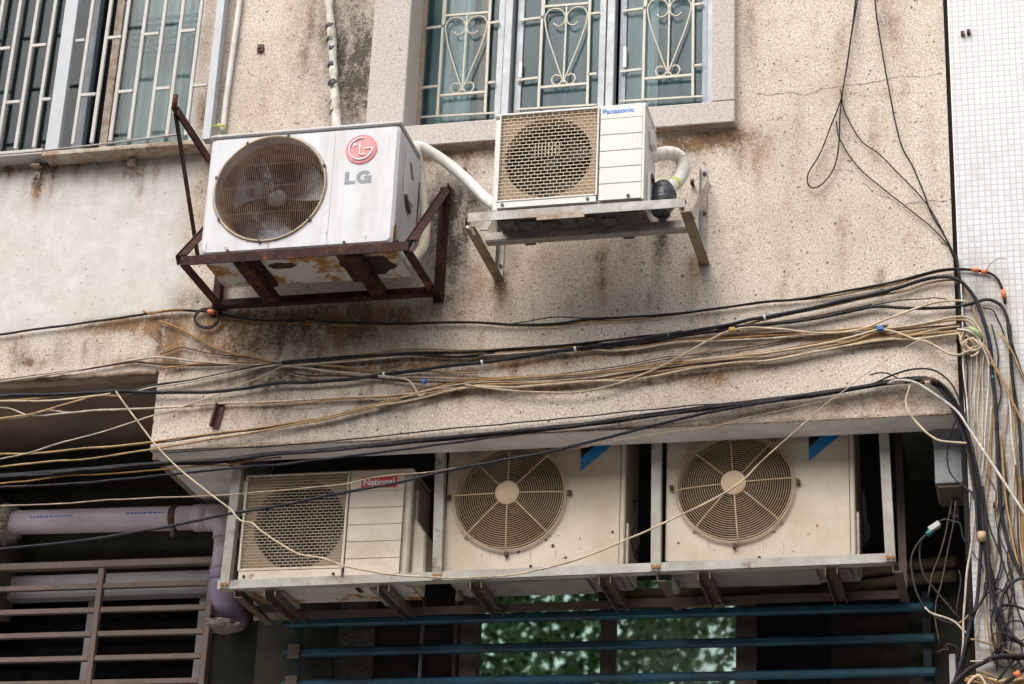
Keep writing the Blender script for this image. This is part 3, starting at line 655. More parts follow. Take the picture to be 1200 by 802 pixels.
cg = thing('window_grille', 'white barred metal cage with rusty bottom channel over the upper left window', 'window grille', (-4.4, -.05, 6.17))
CY = -.055
MB().box(-3.462, -3.425, CY-.018, CY+.03, 6.17, 7.7).build('post', 'cageblue', cg, bevel=.002)
MB().box(-4.205, -4.142, CY-.012, CY+.02, 6.165, 7.7).build('post', 'cageblue', cg, bevel=.002)
bars = [-4.078-.0009, -3.989, -3.901, -3.812, -3.721, -3.635, -3.547]; barsL = [-4.265-.0885*k for k in range(8)]
for x in bars+barsL:
    MB().bar((x, CY, 6.205), (x+.012, CY, 7.7), .017, .014, (0, 1, 0)).build('bar', 'cagewhite', cg, bevel=.002)
dv = [[], []]
allb = [-4.142]+bars+[-3.46]; allL = barsL[::-1]+[-4.205]
for lst, par in ((allb, 0), (allL, 1)):
    for i in range(len(lst)-1):
        gap = i if lst is allb else (len(lst)-2-i)+1
        for r_ in range(4):
            odd = (gap+r_) % 2 == 0
            if lst is allb: z = 6.74+(r_-1)*.287 if (i % 2 == 0) == (r_ % 2 == 1) else None
            else: z = 6.735+(r_-1)*.287 if ((len(lst)-2-i) % 2 == 1) == (r_ % 2 == 1) else None
            if z: MB().bar((lst[i]+.0105, CY-.002, z), (lst[i+1]-.0105, CY-.002, z), .010, .014, (0, 0, 1)).build('crosspiece', 'cagewhite', cg)
MB().box(-6.4, -4.21, CY-.025, .02, 6.158, 6.187).build('bottom_channel', 'cagewhite', cg, bevel=.003)
MB().box(-4.205, -3.466, CY-.035, .02, 6.138, 6.164).build('bottom_channel', 'cagerust', cg, bevel=.005)
MB().tube(spline([at(-40, 184, -.12), at(40, 178, -.12), at(85, 173, -.12), at(130, 168, -.12), at(175, 162, -.12), at(212, 157.5, -.12)]), .0042, 6).build('tie_rod', 'galv', cg)
hk = MB(); q = at(43, 200, -.02); hk.box(q.x-.02, q.x+.02, -.045, -.001, q.z+.015, q.z+.022).box(q.x-.014, q.x+.014, -.012, -.002, q.z-.03, q.z+.0145)
hk.tube([(q.x+.004+.014*math.cos(t*.5), -.02, q.z-.035+.022*math.sin(t*.5)) for t in range(-4, 8)], .0035, 6)
tag(hk.build('wall_hook', 'cagerust'), 'small rusty hook plate on the wall below the left cage', 'hook')
q = at(155, 195, -.012); hk = MB().box(q.x-.018, q.x+.018, -.03, -.001, q.z, q.z+.03).disc(q.x+.003, q.z+.014, .006, -.038, -.03, 10)
tag(hk.build('wall_clip', 'cagerust'), 'rusty bolted clip under the rusty channel of the left cage', 'clip')
q = at(305, 56, -.012); hk = MB().box(q.x-.014, q.x+.014, -.014, -.0005, q.z-.018, q.z+.016).disc(q.x-.002, q.z, .007, -.02, -.0142, 10)
tag(hk.build('wall_plate', 'stub'), 'tiny square rust red plate on bare wall above the large unit', 'wall plate')

# ------------------------------------------------------------------ tiled building on the right
tb = thing('tiled_building', 'neighbouring building faced with small white mosaic tiles at right edge', 'building', (1, 0, 0))
TX = -.264
xs = seq(TX, .35, .025) + seq(.35, 6, .5)[1:]; zs = seq(0, 3.4, .2)[:-1] + seq(3.4, 7.1, .03) + seq(7.1, 10.5, .3)[1:]
sheet('tile_wall', 'tile', tb, xs, zs, lambda x, z: True, -.004)
MB().box(TX+.0005, 6, -.001, 1.2, 0, 10.5).build('wall_body', 'darkwall', tb)
MB().box(TX-.0035, TX, -.006, .05, 4.76, 10.5).build('edge_trim', 'white', tb)
for px, py in ((1128, 40), (1135, 38), (1166, 592), (1168, 696), (1142, 583)):
    q = at(px, py, -.008); MB().box(q.x-.007, q.x+.007, -.02, -.0045, q.z-.008, q.z+.008).build('anchor', 'stub', tb)
MB().box(BX1, TX-.0036, .02, .06, 0, 10.5).build('gap_shade', 'black', tb)  # near-black strip paints the darkness of the open gap

# ------------------------------------------------------------------ air conditioning units
def rrect(x0, x1, z0, z1, r, angs, cx, cz):
    "points of a rounded rectangle, one for each angle seen from (cx, cz)"
    out = []
    for a in angs:
        dx, dz = math.cos(a), math.sin(a)
        t = min([((x1-cx)/dx) if dx > 1e-9 else 1e9, ((x0-cx)/dx) if dx < -1e-9 else 1e9, ((z1-cz)/dz) if dz > 1e-9 else 1e9, ((z0-cz)/dz) if dz < -1e-9 else 1e9])
        x, z = cx+dx*t, cz+dz*t
        # pull the corner in to a radius
        ex = min(x-x0, x1-x); ez = min(z-z0, z1-z)
        if ex < r and ez < r:
            ccx = x0+r if x-x0 < r else x1-r; ccz = z0+r if z-z0 < r else z1-r
            v = Vector((x-ccx, z-ccz))
            if v.length > 1e-9: v = v.normalized()*r; x, z = ccx+v.x, ccz+v.y
        out.append((x, z))
    return out
def casing(x0, x1, z0, z1, yf, yb, cx, cz, hr, rr=.018, ch=.007):
    angs = sorted([2*math.pi*i/96 for i in range(96)] + [math.atan2(z-cz, x-cx) % (2*math.pi) for x in (x0, x0+rr*.3, x0+rr, x1-rr, x1-rr*.3, x1) for z in (z0, z1)] + [math.atan2(z-cz, x-cx) % (2*math.pi) for x in (x0, x1) for z in (z0+rr*.3, z0+rr, z1-rr, z1-rr*.3)])
    n = len(angs)
    hole = [(cx+hr*math.cos(a), cz+hr*math.sin(a)) for a in angs]
    o_in = rrect(x0+ch, x1-ch, z0+ch, z1-ch, rr, angs, cx, cz); o_out = rrect(x0, x1, z0, z1, rr, angs, cx, cz)
    loops = [[(x, yf+.06, z) for x, z in hole], [(x, yf, z) for x, z in hole], [(x, yf, z) for x, z in o_in], [(x, yf+ch, z) for x, z in o_out], [(x, yb, z) for x, z in o_out]]
    b = MB(); vs = [p for L in loops for p in L]; fs = []
    for j in range(len(loops)-1):
        fs += [(j*n+k, j*n+(k+1) % n, (j+1)*n+(k+1) % n, (j+1)*n+k) for k in range(n)]
    fs.append([(len(loops)-1)*n+k for k in range(n)])
    return b.add(vs, fs)
def fan(par, cx, cz, r, y, nb, mat, phase=0):
    MB().disc(cx, cz, r*.20, y-.01, y+.03, 24, .006).build('fan_hub', 'bladedark', par)
    b = MB()
    for k in range(nb):
        a0 = phase+2*math.pi*k/nb; vs = []; m_ = 7
        for i in range(m_):
            for j in range(6):
                rr = r*(.22+.76*j/5); a = a0 + (i/(m_-1)-.5)*(.95+.35*j/5) + .35*j/5
                vs.append((cx+rr*math.cos(a), y-.03+.06*i/(m_-1), cz+rr*math.sin(a)))
        b.add(vs, [(i*6+j, (i+1)*6+j, (i+1)*6+j+1, i*6+j+1) for i in range(m_-1) for j in range(5)], True)
    b.build('fan', mat, par)
def lattice(par, x0, x1, z0, z1, y, rows, mat, tie=.026, name='grille'):
    b = MB(); h = (z1-z0)/rows
    for i in range(rows+1):
        z = z0+h*i; b.box(x0, x1, y, y+.0035, z-.0014, z+.0014)
    for i in range(rows):
        k = 0; x = x0+(tie/2 if i % 2 else tie*1.0)
        while x < x1-.004:
            b.box(x-.0011, x+.0011, y+.001, y+.0032, z0+h*i+.0019, z0+h*(i+1)-.0019); x += tie
    return b.build(name, mat, par)
def fascia(par, x0, x1, z0, z1, y, n, mat):
    b = MB(); h = (z1-z0)/n
    for i in range(n): b.box(x0, x1, y, y+.006, z0+h*i+.0012, z0+h*(i+1)-.0012)
    b.box(x0+.001, x1-.001, y+.0035, y+.0058, z0+.003, z1-.003)
    return b.build('fascia_panel', mat, par, bevel=.0012)
def screws(par, L, y):
    for x, z in L: MB().disc(x, z, .0065, y-.004, y, 10).build('screw', 'bolt', par)

# -- the large white unit with round rusty guard
yf = -.432
lg = thing('air_conditioner', 'large bluish white unit with round rusty grille on a dark rusty bracket', 'air conditioner', (-2.86, -.29, 5.425), 'outdoor air conditioning units')
x0, x1, z0, z1 = -3.262, -2.448, 5.425, 5.974
cx, cz, r = -2.985, 5.709, .236
casing(x0, x1, z0, z1-.012, yf, -.13, cx, cz, r, .022, .012).build('casing', 'lgwhite', lg)
MB().box(x0-.004, x1+.004, yf-.004, -.128, z1-.0125, z1+.003).build('lid', 'lidgrey', lg, bevel=.005)
MB().disc(cx, cz, r+.02, yf+.15, yf+.16, 48).build('coil', 'coil', lg)
well = MB(); n = 64; vs = []
for rr, y in ((r, yf+.055), (r-.012, yf+.06), (r-.02, yf+.15)): vs += [(cx+rr*math.cos(2*math.pi*k/n), y, cz+rr*math.sin(2*math.pi*k/n)) for k in range(n)]
well.add(vs, [(j*n+k, j*n+(k+1) % n, (j+1)*n+(k+1) % n, (j+1)*n+k) for j in range(2) for k in range(n)], True); well.build('shroud', 'shroudrust', lg)
fan(lg, cx, cz, r*.88, yf+.10, 3, 'blade', -1.95)
g = MB(); nw = 54
for i in range(nw):
    u = -1+2*(i+.5)/nw; h = math.sqrt(max(0, 1-u*u))*(r-.006)
    x = cx+u*(r-.004); P = [(x, yf-.006-.012*(1-u*u)*(1-(t*t)), cz+h*t) for t in (-1, -.5, 0, .5, 1)]
    g.tube(P, .00125, 4, False)
gd = g.build('guard', 'rustwire', lg)
g = MB()
for v in (-.48, .02, .45):
    w_ = math.sqrt(1-v*v)*(r-.004); g.tube([(cx-w_+2*w_*t/6, yf-.004-.012*(1-v*v)*(1-(t/3-1)**2), cz+v*r) for t in range(7)], .0010, 4, False)
g.build('guard_wire', 'rustwire', gd)
MB().ring(cx, yf-.004, cz, r+.002, .0045, 80, 6).build('guard_rim', 'rustring', gd)
g = MB()
for k in range(120):
    a = 2*math.pi*k/120; g.bar((cx+(r-.006)*math.cos(a), yf-.005, cz+(r-.006)*math.sin(a)), (cx+(r+.012)*math.cos(a), yf-.002, cz+(r+.012)*math.sin(a)), .0022, .002, (0, 1, 0))
g.build('guard_teeth', 'cagewhite', gd)
for a in (75, 165, 212, 265, 320, 20, 118): MB().box(cx+(r+.006)*math.cos(R(a))-.005, cx+(r+.006)*math.cos(R(a))+.005, yf-.010, yf, cz+(r+.006)*math.sin(R(a))-.006, cz+(r+.006)*math.sin(R(a))+.006).build('clip', 'bolt', gd)
MB().box(cx+.262, cx+.2645, yf-.0014, yf-.0004, z0+.012, z1-.03).build('seam', 'lidgrey', lg)
def run_mark(par, x, z, ln, w, y, mat):
    L = [(x-w*.5, z), (x+w*.5, z)]; n_ = 6
    rt = [(x+w*.5*(1-i/n_)*(1+.3*math.sin(i*2.1)), z-ln*i/n_) for i in range(1, n_)]; lf = [(x-w*.5*(1-i/n_)*(1+.3*math.cos(i*1.7)), z-ln*i/n_) for i in range(1, n_)]
    MB().prism([(x-w*.5, z), (x+w*.5, z)]+rt+[(x, z-ln)]+lf[::-1], y-.0008, y-.0002).build('rust_run', mat, par)
for px_, pz_, ln_, w_ in ((-2.968, cz-r-.004, .045, .012), (-2.974, cz-r-.004, .030, .006), (-2.724, z0+.07, .058, .008), (-3.06, cz-r+.012, .03, .006), (-3.15, z0+.03, .018, .02), (-2.56, z0+.04, .03, .006), (-3.235, z0+.05, .04, .008)):
    run_mark(lg, px_, pz_, ln_, w_, yf, 'runmark')
# round badge and letters
bx, bz = at(423.5, 175.5, yf).x, at(423.5, 175.5, yf).z; br_ = .066
bd = MB().disc(bx, bz, br_, yf-.004, yf, 48).build('badge', 'pinkrim', lg)
MB().disc(bx, bz, br_*.90, yf-.0052, yf-.0041, 48).build('badge_face', 'pink', bd)
lt = MB()
arc = [(bx+br_*.74*math.cos(R(a)), yf-.0075, bz+br_*.74*math.sin(R(a))) for a in range(80, 361, 8)]
lt.tube(arc, .0028, 6)
lt.bar((bx+br_*.76, yf-.0075, bz), (bx+br_*.22, yf-.0075, bz), .005, .004, (0, 0, 1))
lt.bar((bx-br_*.06, yf-.0075, bz+br_*.42), (bx-br_*.06, yf-.0075, bz-br_*.42), .005, .004, (1, 0, 0)); lt.bar((bx-br_*.10, yf-.0075, bz-br_*.40), (bx+br_*.26, yf-.0075, bz-br_*.40), .005, .004, (0, 0, 1))
lt.disc(bx-br_*.40, bz+br_*.32, .0072, yf-.008, yf-.0053, 16); lt.build('badge_emblem', 'white', bd)
# bold slab letters L and G
lx, lz = at(403.5, 216.5, yf).x, at(403.5, 216.5, yf).z; H = .056
le = MB().prism([(lx, lz), (lx+.044, lz), (lx+.044, lz+.014), (lx+.0175, lz+.014), (lx+.0175, lz+H), (lx, lz+H)], yf-.0010, yf-.0003)
gx, gz, Ro, Ri = lx+.081, lz+H/2, H*.53, H*.255
outer = [(gx+Ro*1.08*math.cos(R(a)), gz+Ro*math.sin(R(a))) for a in range(38, 316, 9)]; inner = [(gx+Ri*1.1*math.cos(R(a)), gz+Ri*math.sin(R(a))) for a in range(38, 316, 9)]
for i in range(len(outer)-1): le.prism([outer[i], outer[i+1], inner[i+1], inner[i]], yf-.0010, yf-.0003)
le.box(gx+.014, gx+.031, yf-.0011, yf-.0004, gz-Ro*.97, gz+.004); le.box(gx+.001, gx+.031, yf-.0012, yf-.0005, gz-.009, gz+.005)
le.build('lettering', 'greyprint', lg)
screws(lg, [(-3.14, 5.438), (-2.648, 5.440)], yf-.0005)
# right side: handle plate and torn opening, rusted corner
xr = x1
MB().prism_x([(-.33, 5.90), (-.20, 5.93), (-.18, 5.80), (-.20, 5.70), (-.335, 5.69), (-.345, 5.76)], xr+.0005, xr+.006).build('handle_plate', 'lgwhite', lg, bevel=.003)
MB().prism_x([(-.29, 5.86), (-.265, 5.866), (-.225, 5.81), (-.25, 5.80)], xr+.0064, xr+.0085).build('handle_slot', 'groove', lg)
MB().prism_x([(-.315, 5.695), (-.30, 5.71), (-.27, 5.675), (-.25, 5.672), (-.235, 5.655), (-.26, 5.635), (-.30, 5.66)], xr+.0064, xr+.0085).build('torn_opening', 'blackprint', lg)
MB().prism_x([(-.43, 5.43), (-.428, 5.50), (-.40, 5.53), (-.385, 5.48), (-.36, 5.43)], xr+.0006, xr+.002).build('rust_patch', 'rustspot', lg)
MB().box(x0+.004, x1-.004, yf+.01, -.132, z0-.008, z0-.0005).build('base_pan', 'rustpan', lg)
b = MB(); vs = []
for kx, ky, rx_, ry_, nm in ((-2.60, -.27, .115, .10, 'hole'), (-2.95, -.31, .06, .03, 'hole')):
    pl = []
    for k in range(28):
        a = 2*math.pi*k/28; q = 1+.35*mnoise.noise(Vector((math.cos(a)*1.7+kx, math.sin(a)*1.7, 0)))
        pl.append((kx+rx_*q*math.cos(a), ky+ry_*q*math.sin(a)))
    MB().add([(x, y, z0-.0095) for x, y in pl], [list(range(28))]).build('rust_hole', 'coil', lg)
for x in (-3.05, -2.66): MB().box(x-.03, x+.03, yf+.03, -.15, z0-.026, z0-.0096).build('foot', 'ruststeel', lg)

# -- the dark rusty bracket under it
rb = thing('wall_bracket', 'dark rusty welded angle frame holding the large white unit', 'bracket', (-2.86, -.2, 5.37), 'wall brackets for the units')
zt = 5.398
FY = -.452
b = MB().bar((-3.332, FY, zt-.002), (-2.372, FY, zt-.002), .005, .040, (0, 0, 1)).bar((-3.332, FY+.021, zt+.019), (-2.372, FY+.021, zt+.019), .036, .005, (0, 0, 1)); b.build('front_rail', 'ruststeel', rb)
b = MB().bar((-3.335, -.03, 5.392), (-2.385, -.03, 5.392), .006, .045, (0, 0, 1)).bar((-3.335, -.05, 5.370), (-2.385, -.05, 5.370), .04, .006, (0, 0, 1)); b.build('back_rail', 'ruststeel', rb)
for x in (-3.327, -2.392): MB().bar((x, FY+.004, 5.395), (x, -.006, 5.395), .005, .044, (0, 0, 1)).bar((x+.018, FY+.004, 5.3745), (x+.018, -.006, 5.3745), .034, .005, (0, 0, 1)).build('side_arm', 'ruststeel', rb)
for pa, pb in (((275, 309), (302, 353)), ((405, 301), (434, 347))):
    xa = at(*pa, FY).x
    MB().bar((xa+.02, FY+.006, 5.372), (xa+.02, -.03, 5.372), .055, .005, (0, 0, 1)).bar((xa-.006, FY+.006, 5.392), (xa-.006, -.03, 5.392), .005, .036, (0, 0, 1)).bar((xa+.046, FY+.006, 5.392), (xa+.046, -.03, 5.392), .005, .036, (0, 0, 1)).build('unit_bearer', 'ruststeel', rb)
for x in (-3.34, -2.368): MB().bar((x, -.006, 5.35), (x, -.006, 5.885), .045, .006, (0, 1, 0)).bar((x+.02, -.026, 5.35), (x+.02, -.026, 5.885), .005, .036, (0, 1, 0)).build('upright', 'ruststeel', rb)
for x in (-3.356, -2.386): MB().bar((x, FY+.02, 5.41), (x+.012, -.02, 5.85), .005, .042, (0, 1, 0)).bar((x+.02, FY+.02, 5.43), (x+.032, -.02, 5.87), .040, .005, (0, -1, .9)).build('tie_brace', 'ruststeel', rb)
MB().disc(-2.44, 5.445, .008, -.42, -.33, 10).build('bolt', 'bolt', rb)
# -- the loose triangular bracket by the cage
tri = thing('wall_bracket', 'empty rusty triangular bracket jutting out beside the white window cage', 'bracket', (-3.448, -.2, 5.6), 'wall brackets for the units')
tp = Vector((-3.448, -.42, 6.135))
MB().bar(tp, (-3.448, 0, 6.105), .034, .006, (0, 0, 1)).bar(tp+Vector((.016, 0, -.02)), (-3.432, 0, 6.087), .005, .036, (0, 0, 1)).build('arm', 'ruststeel', tri)
MB().bar(tp+Vector((0, .012, -.02)), (-3.448, 0, 5.62), .034, .006, (1, 0, 0)).build('brace', 'ruststeel', tri)
MB().tube([(-3.448, -.425, 6.13), (-3.448, -.425, 6.19)], .012, 8).build('end_bolt', 'ruststeel', tri)

# -- the smaller unit with square lattice grille
yf = -.463
pa = thing('air_conditioner', 'compact warm white unit with square lattice grille on a galvanised bracket', 'air conditioner', (-1.73, -.36, 5.515), 'outdoor air conditioning units')
x0, x1, z0, z1 = -2.040, -1.430, 5.512, 5.945
gx0, gx1, gz0, gz1 = -2.010, -1.620, 5.552, 5.930
gcx, gcz, gr = (gx0+gx1)/2-.004, (gz0+gz1)/2-.002, .178
casing(x0, x1, z0, z1-.010, yf, -.245, gcx, gcz, gr, .014, .008).build('casing', 'pawhite', pa)
MB().box(x0-.003, x1+.003, yf-.006, -.243, z1-.0105, z1+.006).build('lid', 'pawhite', pa, bevel=.005)
MB().disc(gcx, gcz, gr+.015, yf+.12, yf+.13, 40).build('coil', 'coilgrey', pa)
fan(pa, gcx, gcz, gr*.92, yf+.075, 4, 'bladedark', .4)
def shroud_plate(x0, x1, z0, z1, cx, cz, r, y):
    angs = sorted([2*math.pi*i/64 for i in range(64)] + [math.atan2(z-cz, x-cx) % (2*math.pi) for x in (x0, x1) for z in (z0, z1)]); n = len(angs)
    h = [(cx+r*math.cos(a), cz+r*math.sin(a)) for a in angs]; o = rrect(x0, x1, z0, z1, .0001, angs, cx, cz)
    b = MB(); vs = [(x, y, z) for x, z in h]+[(x, y, z) for x, z in o]+[(x, y+.05, z) for x, z in h]
    return b.add(vs, [(k, (k+1) % n, n+(k+1) % n, n+k) for k in range(n)]+[(k, 2*n+k, 2*n+(k+1) % n, (k+1) % n) for k in range(n)])
shroud_plate(gx0, gx1, gz0, gz1, gcx, gcz, gr-.003, yf-.0016).build('shroud', 'shroud', pa)
fr = MB(); w_ = .007
fr.box(gx0-w_, gx0, yf-.024, yf-.0004, gz0-w_, gz1+w_).box(gx1, gx1+w_, yf-.024, yf-.0004, gz0-w_, gz1+w_).box(gx0, gx1, yf-.0235, yf-.0004, gz1, gz1+w_).box(gx0, gx1, yf-.0235, yf-.0004, gz0-w_, gz0)
fr.box(gx0-.004, gx1+.003, yf-.021, yf-.0004, z0+.006, gz0-w_-.0006)
gf = fr.build('grille_frame', 'pawhite', pa, bevel=.0015)
lattice(pa, gx0, gx1, gz0, gz1, yf-.020, 25, 'latice')
lb = MB()
for k in range(8): lb.box(gcx-.05+.014*k, gcx-.0475+.014*k, yf-.0225, yf-.0204, gcz-.005, gcz+.055)
lb.build('grille_plate', 'latice', pa)
fascia(pa, gx1+.012, x1-.010, z0+.010, gz1-.048, yf-.018, 5, 'pawhite')
MB().box(gx1+.012, x1-.010, yf-.018, yf-.0006, gz1-.0475, gz1+.004).build('name_panel', 'pawhite', pa)
MB().box(x1-.0095, x1-.001, yf-.016, yf+.002, z0+.008, gz1+.004).build('corner_trim', 'pawhite', pa)
text('Panasonic', .126, .021, gx1+.020, yf-.0192, gz1-.026, 'blueprint', pa, 'lettering', .03)
screws(pa, [(gx0+.02, z0+.02), (gx1-.03, z0+.02), (x1-.06, z0+.022)], yf-.021)
MB().prism_x([(yf+.06, 5.86), (yf+.11, 5.87), (yf+.135, 5.83), (yf+.13, 5.80), (yf+.075, 5.80)], x1+.0005, x1+.022).build('handle', 'pawhite', pa, bevel=.004)
MB().prism_x([(yf+.04, 5.66), (yf+.13, 5.68), (yf+.14, 5.53), (yf+.04, 5.53)], x1+.0005, x1+.014).build('valve_cover', 'pawhite', pa, bevel=.004)
MB().box(x1+.0145, x1+.022, yf+.05, yf+.10, 5.64, 5.66).build('valve', 'stub', pa)
pan = MB(); pan.box(x0+.012, x1-.008, yf+.012, -.262, z0-.016, z0-.0006)
for k in range(7): pan.box(x0+.03+.08*k, x0+.085+.08*k, yf+.03+.02*(k % 3), yf+.11+.02*(k % 2), z0-.024, z0-.0165)
pan.build('base_pan', 'darkpan', pa)
MB().box(x0+.16, x1-.01, -.2615, -.246, z0-.02, z0-.0006).build('foam_strip', 'foam', pa)
for x in (x0+.11, x1-.10): MB().box(x-.022, x+.022, -.30, -.235, z0-.04, z0-.0245).build('foot', 'blackprint', pa)
lump = MB(); P = spline([Vector((x1+.045, -.36, 5.50)), Vector((x1+.055, -.36, 5.55)), Vector((x1+.055, -.35, 5.60)), Vector((x1+.045, -.34, 5.64))], .01)
lump.tube(P, [(.022+.028*math.sin(math.pi*(.1+.72*i/(len(P)-1))))*(1+.25*mnoise.noise(Vector((i*.6, 0, 0)))) for i in range(len(P))], 12)
lump.tube([(x1+.05, -.345, 5.51), (x1+.052, -.34, 5.485)], [.022, .012], 8)
lo = lump.build('taped_joint', 'blacklump', pa)

# -- galvanised bracket
gb = thing('wall_bracket', 'slotted galvanised steel bracket holding the compact unit', 'bracket', (-1.7, -.25, 5.45), 'wall brackets for the units')
FY = -.482; zt = 5.487
MB().bar((-2.128, FY, zt), (-1.268, FY, zt), .004, .036, (0, 0, 1)).bar((-2.128, FY+.021, zt+.019), (-1.268, FY+.021, zt+.019), .042, .004, (0, 0, 1)).build('front_rail', 'galv', gb)
MB().bar((-1.85, FY-.0026, zt-.021), (-1.66, FY-.0026, zt-.021), .002, .022, (0, 0, 1)).build('rail_tape', 'cagerust', gb)
MB().bar((-2.10, -.31, zt-.002), (-1.288, -.31, zt-.002), .004, .032, (0, 0, 1)).bar((-2.10, -.288, zt-.0205), (-1.288, -.288, zt-.0205), .042, .004, (0, 0, 1)).build('back_rail', 'galv', gb)
MB().bar((-1.84, -.3126, zt-.012), (-1.66, -.3126, zt-.012), .0016, .026, (0, 0, 1)).build('rail_tape', 'cagerust', gb)
for x, s_ in ((-2.142, 1), (-1.285, 1)):
    a_ = MB().bar((x, FY+.003, zt-.012), (x, -.002, zt-.012), .004, .046, (0, 0, 1)).bar((x+.021, FY+.003, zt-.0355), (x+.021, -.002, zt-.0355), .040, .004, (0, 0, 1)).build('side_arm', 'galvrust', gb)
    for y in (FY+.03, -.30, -.16): MB().tube([(x-.008, y, zt-.010), (x+.006, y, zt-.010)], .011, 8).build('bolt', 'bolt', a_)
for x in (-2.115, -1.272):
    u = MB().bar((x, -.004, 5.44), (x+.0, -.004, 5.885), .030, .005, (0, 1, 0)).bar((x-.015, -.021, 5.44), (x-.015, -.021, 5.885), .004, .028, (0, 1, 0)).build('upright', 'galv', gb)
    for z in (5.86, 5.68, 5.50): MB().disc(x+.004, z, .008, -.014, -.007, 8).build('bolt', 'bolt', u)
MB().bar((-1.245, -.03, 5.80), (-1.272, -.27, 5.535), .032, .005, (0, 1, 1)).build('tie_brace', 'galv', gb)
MB().bar((-2.118, -.03, 5.80), (-2.118, -.27, 5.535), .032, .005, (0, 1, 1)).build('tie_brace', 'galv', gb)
MB().tube([at(547, 266, -.48), at(553, 268, -.46), at(556, 275, -.44)], .006, 6).build('rag', 'white', gb)
for px, py, l in ((812, 217, 'dark bolt stub in the wall right of the looped hose'), (546, 203, 'dark bolt stub in the wall above the long white hose')):
    q = at(px, py, -.01); tag(MB().tube([(q.x, 0, q.z), (q.x-.002, -.02, q.z+.003), (q.x+.003, -.045, q.z+.004)], [.006, .009, .007], 8).build('bolt_stub', 'stub'), l, 'bolt')

# -- lower left lattice unit
yf = .195
na = thing('air_conditioner', 'yellowed cream unit with lattice grille and small red label in the rack', 'air conditioner', (-2.85, .3, 4.24), 'outdoor air conditioning units')
x0, x1, z0, z1 = -3.212, -2.490, 4.236, 4.702
gx0, gx1, gz0, gz1 = -3.196, -2.764, 4.292, 4.690
gcx, gcz, gr = -2.965, 4.482, .196
casing(x0, x1, z0, z1-.012, yf, .46, gcx, gcz, gr, .016, .008).build('casing', 'natcream', na)
MB().box(x0-.003, x1+.003, yf-.006, .462, z1-.0125, z1+.004).build('lid', 'natcream', na, bevel=.005)
MB().disc(gcx, gcz, gr+.015, yf+.12, yf+.13, 40).build('coil', 'coilgrey', na)
fan(na, gcx, gcz, gr*.92, yf+.075, 4, 'bladedark', 1.1)
shroud_plate(gx0, gx1, gz0, gz1, gcx, gcz, gr-.003, yf-.0016).build('shroud', 'shroud', na)
fr = MB(); w_ = .010
fr.box(gx0-w_, gx0, yf-.024, yf-.0004, gz0-w_, gz1+w_*.5).box(gx1, gx1+w_, yf-.024, yf-.0004, gz0-w_, gz1+w_*.5).box(gx0, gx1, yf-.0235, yf-.0004, gz1, gz1+w_*.5).box(gx0, gx1, yf-.0235, yf-.0004, gz0-w_, gz0)
fr.box(gx0-.004, gx1+.003, yf-.021, yf-.0004, z0+.006, gz0-w_-.0006)
fr.build('grille_frame', 'natcream', na, bevel=.0015)
lattice(na, gx0, gx1, gz0, gz1, yf-.020, 31, 'latice2', .024)
fascia(na, gx1+.014, x1-.030, z0+.012, gz1-.082, yf-.018, 5, 'natcream')
MB().box(gx1+.014, x1-.030, yf-.018, yf-.0006, gz1-.0815, gz1+.004).build('name_panel', 'natcream', na)
nl = at(423.5, 568, yf-.02).x
lb = MB().box(nl, nl+.152, yf-.0205, yf-.0182, gz1-.069, gz1-.023).build('label', 'red', na)
text('National', .130, .028, nl+.010, yf-.0214, gz1-.059, 'white', lb, 'lettering', .02)
screws(na, [(gx0+.02, z0+.022), (gx1-.03, z0+.022)], yf-.021)
MB().prism_x([(yf+.05, 4.63), (yf+.14, 4.64), (yf+.16, 4.50), (yf+.06, 4.47)], x1+.0005, x1+.012).build('handle_plate', 'natcream', na, bevel=.004)
MB().box(x1+.001, x1+.004, yf+.17, yf+.20, 4.60, 4.66).build('pipe_clip', 'white', na)
vc = MB().prism([(x1+.0005, 4.505), (x1+.012, 4.50), (x1+.058, 4.43), (x1+.062, 4.26), (x1+.0005, 4.245)], yf+.035, yf+.15); vc.build('valve_cover', 'natcream', na, bevel=.008)
pan = MB().box(x0+.006, x1-.006, yf+.008, .455, z0-.010, z0-.0006).box(x0+.14, x1-.12, yf+.03, .38, z0-.018, z0-.0105)
pan.build('base_pan', 'rustpan', na)
MB().box(-2.72, -2.70, .24, .30, z0-.022, z0-.0185).build('drain_hole', 'blackprint', na)
for x in (-3.05, -2.62): MB().box(x-.03, x+.03, yf+.02, .45, z0-.034, z0-.0186).build('foot', 'palepan', na)

